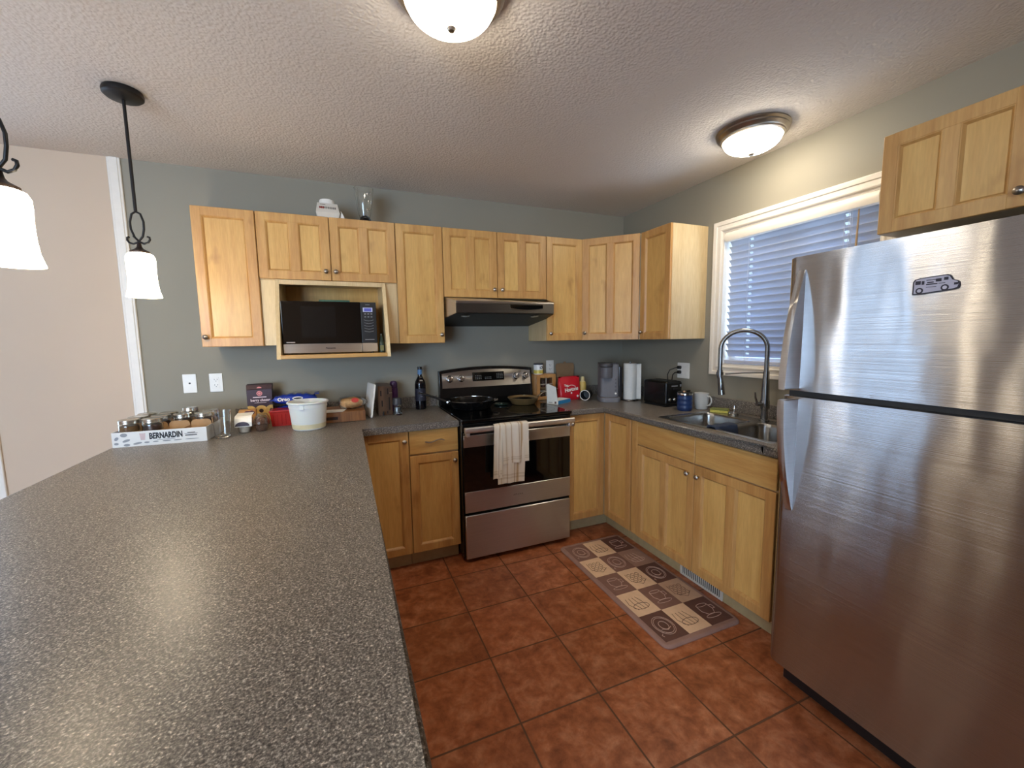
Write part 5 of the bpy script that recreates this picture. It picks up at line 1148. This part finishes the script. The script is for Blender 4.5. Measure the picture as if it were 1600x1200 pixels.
# small open box, white and blue
t = counter_thing('snack_box', 'small open white and blue card box with its flap up, beside the glass stove top', 'box', -0.822, -0.318, 0.48)
g = G().box(-0.085, 0.085, -0.05, -0.0485, 0, 0.028).box(-0.085, 0.085, 0.0485, 0.05, 0, 0.028).box(0.0835, 0.085, -0.0485, 0.0485, 0, 0.028).box(-0.085, -0.0835, -0.0485, 0.0485, 0, 0.028).box(-0.0835, 0.0835, -0.0485, 0.0485, 0, 0.0015); part('tray', g, M['paper'], t, smooth=0)
g = G().box(-0.082, 0.0857, -0.0508, -0.0501, 0.001, 0.028).box(0.0851, 0.0858, -0.0508, 0.05, 0.001, 0.028); part('blue_side', g, plain('sky_blue_card', S(48, 134, 190), 0.5), t, smooth=0, label='blue printed sides')
g = G().prism([(-0.048, 0), (0.048, 0), (0.042, 0.105), (-0.022, 0.125), (-0.040, 0.12)], -0.0008, 0.0008, Matrix(((0, -0.15, 1, -0.086), (-1, 0, 0, 0.0), (0, 1, 0, 0.028), (0, 0, 0, 1)))); part('flap', g, M['paper'], t, smooth=0)
g = G().box(-0.0858, -0.0851, -0.035, -0.02, 0.006, 0.022).box(-0.0858, -0.0851, 0.0, 0.035, 0.01, 0.014); part('small_print', g, plain('box_print', S(110, 90, 84), 0.6), t, smooth=0)

# coffee maker
t = counter_thing('coffee_maker', 'grey single-serve coffee maker in the back corner of the counter', 'coffee maker', -0.425, -0.395, -0.42)
gm_ = plain('matte_grey', S(118, 118, 124), 0.5, var=0.04); gd = plain('slate_grey', S(92, 92, 98), 0.5, var=0.04)
g = G().prism(rounded_rect(0.150, 0.20, 0.035, 6, 0, 0.0), 0, 0.034, b=0.004, seg=2); part('base', g, gm_, t)
g = G().prism(rounded_rect(0.138, 0.150, 0.022, 5, 0.0, 0.020), 0.0345, 0.286, b=0.006, seg=2); part('column', g, gm_, t)
g = G().lathe([(0.0, 0.182), (0.046, 0.182), (0.049, 0.188), (0.050, 0.262), (0.046, 0.266)], (-0.028, -0.045, 0), 32); part('brew_head', g, gd, t)
g = G().lathe([(0.048, 0.2665), (0.053, 0.270), (0.053, 0.285), (0.047, 0.295), (0.0, 0.297)], (-0.028, -0.045, 0), 32); part('head_lid', g, plain('lid_dark', S(64, 64, 70), 0.4), t)
g = G().prism(rounded_rect(0.140, 0.152, 0.022, 5, 0.0, 0.020), 0.2865, 0.295, b=0.003); part('top_cover', g, plain('lid_dark2', S(60, 60, 66), 0.4), t)
for k in range(4): g = G().cyl((0.044, -0.0575, 0.170-k*0.028), 0.0065, 0.003, 'y', 14); part('button', g, gd, t)
g = G().cyl((0.044, -0.0578, 0.062), 0.0075, 0.003, 'y', 14); part('power_button', g, M['plate'], t, label='pale round power button')
g = G().box(0.0705, 0.100, -0.03, 0.085, 0.02, 0.268, 0.008, 2); part('water_tank', g, plain('smoky_tank', S(40, 40, 44), 0.15), t, label='dark water tank')
# paper towels
t = counter_thing('paper_towel_roll', 'white paper towel roll on a dark stand between the coffee maker and toaster', 'paper towel', -0.268, -0.455)
g = G().lathe([(0.0, 0), (0.062, 0), (0.064, 0.004), (0.062, 0.009), (0.0, 0.010)], n=32).cyl((0, 0, 0.01), 0.007, 0.292, n=10); part('stand', g, M['faucet'], t)
g = G().lathe([(0.018, 0.0105), (0.048, 0.0105), (0.049, 0.012), (0.049, 0.286), (0.048, 0.2875), (0.018, 0.2875)], n=40, caps=(False, False)); part('roll', g, plain('tissue', S(226, 226, 222), 0.95, var=0.03, scale=90, bmp=0.2), t)
g = G(); P = [(0.0495*math.cos(a), 0.0495*math.sin(a)) for a in (-1.9, -1.6, -1.2, -0.8)]+[(0.052, -0.045), (0.060, -0.055)]
g.loft([[(x, y, z) for x, y in P]+[(x*1.012+0.0004, y*1.012, z) for x, y in reversed(P)] for z in (0.0115, 0.285)]); part('loose_sheet', g, M['paper'], t)
g = G().tube([(0.060, 0.03, 0.008), (0.060, 0.03, 0.25), (0.055, 0.03, 0.262)], 0.004, 8); part('tension_arm', g, M['faucet'], t)
# toaster
t = counter_thing('toaster', 'black two-slice toaster standing under the outlet with its plugs', 'toaster', -0.200, -0.735, 0)
g = G().box(-0.078, 0.072, -0.118, 0.118, 0.012, 0.180, 0.018, 4); part('shell', g, M['black'], t)
g = G().box(-0.070, 0.064, -0.110, 0.110, 0.0, 0.013, 0.003); part('base', g, M['blackplastic'], t)
g = G().box(-0.045, -0.020, -0.085, 0.085, 0.1795, 0.1812).box(0.014, 0.039, -0.085, 0.085, 0.1795, 0.1812); part('slots', g, M['iron'], t, smooth=0)
g = G().box(-0.020, 0.014, -0.130, -0.117, 0.120, 0.132, 0.004, 2); part('lever', g, M['blackplastic'], t)
for xx in (-0.045, -0.003, 0.04): g = G().lathe([(0.011, 0), (0.011, 0.006), (0.008, 0.009), (0.0, 0.0095)], n=16, M=Matrix(((1, 0, 0), (0, 0, -1), (0, 1, 0))), c=(xx, -0.118, 0.052 if xx < 0 else 0.058)); part('dial', g, M['nickel'], t)
g = G().box(-0.03, 0.025, -0.1187, -0.1175, 0.142, 0.150).box(0.045, 0.058, -0.1187, -0.1175, 0.140, 0.155); part('print', g, plain('toaster_print', S(120, 120, 124), 0.5), t, smooth=0)
# tumbler, mug, sponge
t = counter_thing('insulated_tumbler', 'navy blue ribbed insulated tumbler right of the toaster', 'tumbler', -0.240, -0.985)
g = G(); prof = [(0.0, 0), (0.043, 0), (0.046, 0.004)]
for k in range(13): z = 0.012+k*0.0075; prof.append((0.0475+0.0018*math.sin(k*1.57), z))
prof += [(0.049, 0.104)]; g.lathe(prof, n=36); part('body', g, plain('navy_enamel', S(28, 52, 98), 0.35, var=0.1), t, smooth=50)
g = G().lathe([(0.0492, 0.1042), (0.0496, 0.112), (0.0482, 0.1165), (0.0, 0.1165)], n=36); part('steel_rim', g, M['chrome'], t)
g = G().lathe([(0.047, 0.1167), (0.047, 0.121), (0.042, 0.1235), (0.0, 0.1235)], n=36).box(0.004, 0.04, -0.010, 0.010, 0.1236, 0.134, 0.003); part('lid', g, M['blackplastic'], t)
g = G().lathe([(0.0, 0.1237), (0.012, 0.1237), (0.010, 0.131), (0.0, 0.132)], (-0.014, -0.01, 0), 16); part('stopper', g, plain('copper', (0.6, 0.42, 0.28, 1), 0.25, 1.0), t)
t = counter_thing('coffee_mug', 'pale grey coffee mug with its handle towards the room, by the blue tumbler', 'mug', -0.108, -1.000, 0)
mg = plain('grey_glaze', S(196, 196, 192), 0.25, var=0.03)
g = G().lathe([(0.0, 0.003), (0.032, 0), (0.038, 0.004), (0.044, 0.05), (0.0475, 0.107), (0.0465, 0.109), (0.0445, 0.107), (0.041, 0.05), (0.035, 0.009), (0.0, 0.007)], n=36); part('cup', g, mg, t, smooth=50)
g = G().tube([(0.044, 0, 0.09), (0.060, 0, 0.092), (0.072, 0, 0.078), (0.073, 0, 0.055), (0.062, 0, 0.034), (0.041, 0, 0.028)], 0.0058, 10, flat=(1.0, 0.8)).xf(Matrix.Rotation(-1.45, 4, 'Z')); part('handle', g, mg, t, smooth=60)
t = thing('sponge', 'yellow sponge with a green scouring top behind the left sink bowl', 'sponge', (-0.122, -1.158, CH+0.0046), -1.0)
g = G().box(-0.052, 0.052, -0.033, 0.033, 0, 0.017, 0.004, 2); part('foam', g, plain('sponge_yellow', S(206, 196, 96), 0.95, var=0.15, scale=150, bmp=0.4), t)
g = G().box(-0.052, 0.052, -0.033, 0.033, 0.0172, 0.024, 0.002); part('scourer', g, plain('scour_green', S(120, 126, 70), 0.95, var=0.2, scale=200, bmp=0.5), t, label='green scouring pad')

# ================================================================== sink and tap
t = thing('sink', 'double-bowl stainless drop-in sink set in the right countertop', 'sink', (-0.35, -1.475, CH))
X0, X1, Y0, Y1 = -0.572, -0.090, -1.862, -1.092
bowls = [(-0.540, -0.185, -1.452, -1.128), (-0.540, -0.185, -1.826, -1.494)]
def rr(x0, x1, y0, y1, r, z, n=6): return [(x, y, z) for x, y in rounded_rect(x1-x0, y1-y0, r, n, (x0+x1)/2, (y0+y1)/2)]
g = G(); bm_s = g.bm
# rim plate pierced by two bowls: outline ring joined to bowl rings with a filled face
def fill_ring(outer, holes):
    es_ = []
    for loop in [outer]+holes:
        vs_ = [bm_s.verts.new(p) for p in loop]
        for i in range(len(vs_)): es_.append(bm_s.edges.new((vs_[i], vs_[(i+1) % len(vs_)])))
    bmesh.ops.triangle_fill(bm_s, use_beauty=True, edges=es_)
zr = CH+0.0042
fill_ring(rr(X0+0.004, X1-0.004, Y0+0.004, Y1-0.004, 0.022, zr), [rr(*b_, 0.055, zr) for b_ in bowls])
g.loft([rr(X0+0.004, X1-0.004, Y0+0.004, Y1-0.004, 0.022, zr), rr(X0, X1, Y0, Y1, 0.025, CH+0.0022), rr(X0, X1, Y0, Y1, 0.025, CH+0.0004)], False, False)
part('rim', g, M['sink'], t, world=True, smooth=40)
for k, b_ in enumerate(bowls):
    x0, x1, y0, y1 = b_
    g = G().loft([rr(x0+i, x1-i, y0+i, y1-i, max(0.055-i*0.3, 0.03), z) for i, z in ((0, zr), (0.003, zr-0.004), (0.006, zr-0.02), (0.016, CH-0.14), (0.03, CH-0.165), (0.06, CH-0.172))], False, True)
    part('bowl', g, M['sink'], t, world=True, smooth=60)
    g = G().lathe([(0.0, 0), (0.020, 0), (0.038, 0.002), (0.040, 0.0035), (0.0, 0.001)], ((x0+x1)/2, (y0+y1)/2, CH-0.1715), 24); part('drain', g, M['chrome'], t, world=True)
t = thing('faucet', 'tall dark grey pull-down kitchen faucet arching over the sink', 'faucet', (-0.128, -1.462, zr+0.0004))
FX, FY = -0.128, -1.462
g = G().lathe([(0.0, zr+0.0004), (0.027, zr+0.0004), (0.027, zr+0.006), (0.019, zr+0.010), (0.0165, zr+0.06), (0.022, zr+0.075), (0.0245, zr+0.085), (0.0245, zr+0.112), (0.022, zr+0.12), (0.0185, zr+0.20), (0.0155, zr+0.283), (0.0, zr+0.2835)], (FX, FY, 0), 28); part('column', g, M['faucet'], t, world=True, smooth=40)
ex, ey = -0.262, -1.270
ux, uy = ex-FX, ey-FY
arc = [(FX, FY, zr+0.284), (FX, FY, 1.30)]
zt_, rz_ = 1.328, 0.105
for k in range(19):
    a = PI*k/18; w_ = (1-math.cos(a))/2; arc.append((FX+ux*w_, FY+uy*w_, zt_+rz_*math.sin(a)))
arc += [(ex, ey, 1.27), (ex, ey, 1.20)]
g = G().tube(arc, 0.0125, 14); part('spout_hose', g, M['faucet'], t, world=True, smooth=60)
dx_, dy_ = ux*0.06, uy*0.06
g = G().tube([(ex, ey, 1.202), (ex, ey, 1.165), (ex-dx_*0.3, ey-dy_*0.3, 1.15), (ex-dx_*0.8, ey-dy_*0.8, 1.08), (ex-dx_, ey-dy_, 1.055)], [0.016, 0.0165, 0.0155, 0.018, 0.019], 16); part('spray_head', g, M['faucet'], t, world=True, smooth=60)
g = G().box(-0.004, 0.004, -0.0205, -0.016, 1.085, 1.12, 0.002).xf(Matrix.Translation((ex-dx_*0.6, ey-dy_*0.6, 0)) @ Matrix.Rotation(-0.6, 4, 'Z')); part('spray_button', g, M['blackplastic'], t, world=True)
g = G().tube([(FX, FY, 1.192), (FX+ux*0.5, FY+uy*0.5, 1.188), (FX+ux*0.88, FY+uy*0.88, 1.180)], [0.0035, 0.0035, 0.005], 8).lathe([(0.0165, 1.172), (0.0195, 1.172), (0.0195, 1.190), (0.0165, 1.190)], (ex, ey, 0), 20, caps=(False, False)); part('docking_arm', g, M['faucet'], t, world=True)
g = G().tube([(FX-0.022, FY+0.004, zr+0.098), (FX-0.050, FY+0.012, zr+0.098)], 0.012, 12).tube([(FX-0.045, FY+0.012, zr+0.10), (FX-0.052, FY+0.020, zr+0.135), (FX-0.054, FY+0.022, zr+0.165)], [0.006, 0.005, 0.0042], 8); part('lever', g, M['faucet'], t, world=True)
t = thing('sink_strainer', 'small shiny sink strainer basket with an upright knob behind the sink bowls', 'strainer', (-0.128, -1.268, zr+0.0005))
g = G().lathe([(0.0, 0), (0.024, 0), (0.026, 0.010), (0.034, 0.013), (0.034, 0.016), (0.026, 0.0155), (0.0, 0.010)], n=24); part('basket', g, M['chrome'], t)
g = G().lathe([(0.004, 0.0105), (0.004, 0.034), (0.009, 0.037), (0.009, 0.041), (0.004, 0.044), (0.003, 0.058), (0.0, 0.060)], n=14); part('knob', g, M['chrome'], t)
# dark cloth over the divider
t = thing('dishcloth', 'dark blue dishcloth draped over the divider between the sink bowls', 'cloth', (-0.46, -1.473, zr+0.001))
def dpath():
    P = [(-1.4405, CH-0.060), (-1.4425, CH-0.02), (-1.4455, zr+0.0005), (-1.450, zr+0.0045), (-1.473, zr+0.0055), (-1.496, zr+0.0045), (-1.5005, zr+0.0005), (-1.505, CH-0.02), (-1.508, CH-0.055)]
    return P
rings = []
for k in range(13):
    u = k/12; x = -0.545+0.155*u; off = 0.0025*math.sin(9*u)+0.002
    P = dpath(); up = [(x, y+(off if y > -1.473 else -off)*(0 if abs(y+1.473) < 0.02 else 1), z+(abs(math.sin(7*u+y*40))*0.005 if z > zr else 0)) for y, z in P]
    dn = [(x, y*1.0+(0.003 if y < -1.473 else -0.003)*(0.6 if abs(y+1.473) > 0.02 else 0), z-0.003) for y, z in reversed(P)]
    rings.append([(q[0], q[1], q[2]+0.004) for q in up]+[(q[0], q[1], q[2]+0.004) for q in dn])
g = G().loft(rings); part('fabric', g, plain('navy_cloth', S(44, 54, 74), 0.95, var=0.2, scale=200, bmp=0.4), t, world=True, smooth=60)

# ================================================================== floor mat
t = thing('kitchen_mat', 'cushioned brown checkered kitchen mat with coffee cup drawings on the tile floor', 'mat', (-0.822, -1.237, 0.0006))
WX, WY = 0.476, 0.992
def rrm(w, d, r, z): return [(x, y, z) for x, y in rounded_rect(w, d, r, 6)]
g = G().loft([rrm(WX, WY, 0.035, 0), rrm(WX, WY, 0.035, 0.004), rrm(WX-0.012, WY-0.012, 0.030, 0.011), rrm(WX-0.03, WY-0.03, 0.024, 0.0125)]); part('pad', g, plain('mat_mauve', S(150, 118, 108), 0.6), t)
dk = plain('mat_brown', S(96, 64, 56), 0.65); md_ = plain('mat_mid', S(128, 94, 84), 0.65); lt = plain('mat_tan', S(224, 192, 160), 0.65); lt2 = plain('mat_pale', S(190, 158, 134), 0.65)
pat = ['MLD', 'LMm', 'MLD', 'LMl', 'DLD']   # rows from the stove end, left to right seen from the stove side
cw, chh = 0.142, 0.186
ink_d = plain('mat_ink', S(92, 62, 52), 0.65); ink_l = plain('mat_cream_ink', S(190, 160, 144), 0.65)
mm_ = {'D': dk, 'M': md_, 'm': plain('mat_mid2', S(158, 124, 108), 0.65), 'L': lt, 'l': lt2}
nm_ = {'D': 'dark brown square', 'M': 'mid brown square', 'm': 'light brown square', 'L': 'tan square', 'l': 'pale brown square'}
E_ = lambda rx, ry, ox=0, oy=0: [(ox+rx*math.cos(2*PI*q/20), oy+ry*math.sin(2*PI*q/20)) for q in range(20)]
for r in range(5):
    for c in range(3):
        x0 = -0.213+c*cw; y1 = 0.465-r*chh; k = pat[r][c]
        g = G().box(x0, x0+cw-0.0004, y1-chh+0.0004, y1, 0.0126, 0.0133); sq = part('square', g, mm_[k], t, smooth=0, label=nm_[k])
        cx, cy = x0+cw/2, y1-chh/2; g = G(); zz = 0.0134
        def ln(pts, closed=False): g.tube([(cx+px*0.92, cy+py*0.92, zz) for px, py in pts], 0.0015, 4, closed)
        kind = (r*3+c) % 4
        if kind == 0:
            ln(E_(0.055, 0.068), True); ln(E_(0.047, 0.058), True); ln(E_(0.024, 0.03), True); ln([(-0.03, -0.02), (0.0, -0.035), (0.03, -0.02)]); ln([(-0.055, -0.07), (-0.062, -0.058), (-0.05, -0.05)])
        elif kind == 1:
            for q in range(4): ln([(-0.05+0.022*q, 0.05), (-0.06+0.03*q, 0.0), (-0.035+0.022*q, -0.055)])
            ln(E_(0.05, 0.025, 0, -0.03), True)
        elif kind == 2:
            ln([(-0.035, 0.045), (-0.04, 0.0), (-0.02, -0.03), (0.02, -0.03), (0.038, 0.0), (0.035, 0.045)]); ln(E_(0.035, 0.012, 0, 0.045), True); ln([(0.037, 0.03), (0.056, 0.028), (0.055, 0.0), (0.036, 0.0)]); ln(E_(0.05, 0.013, 0, -0.045), True)
        else:
            for q in range(3):
                for w_ in range(3): ln(E_(0.011, 0.013, -0.03+0.03*q, -0.03+0.034*w_), True)
            ln([(-0.05, 0.055), (-0.055, -0.02), (0.0, -0.066), (0.05, -0.03)])
        part('cup_drawing', g, ink_d if k in 'Ll' else ink_l, sq)
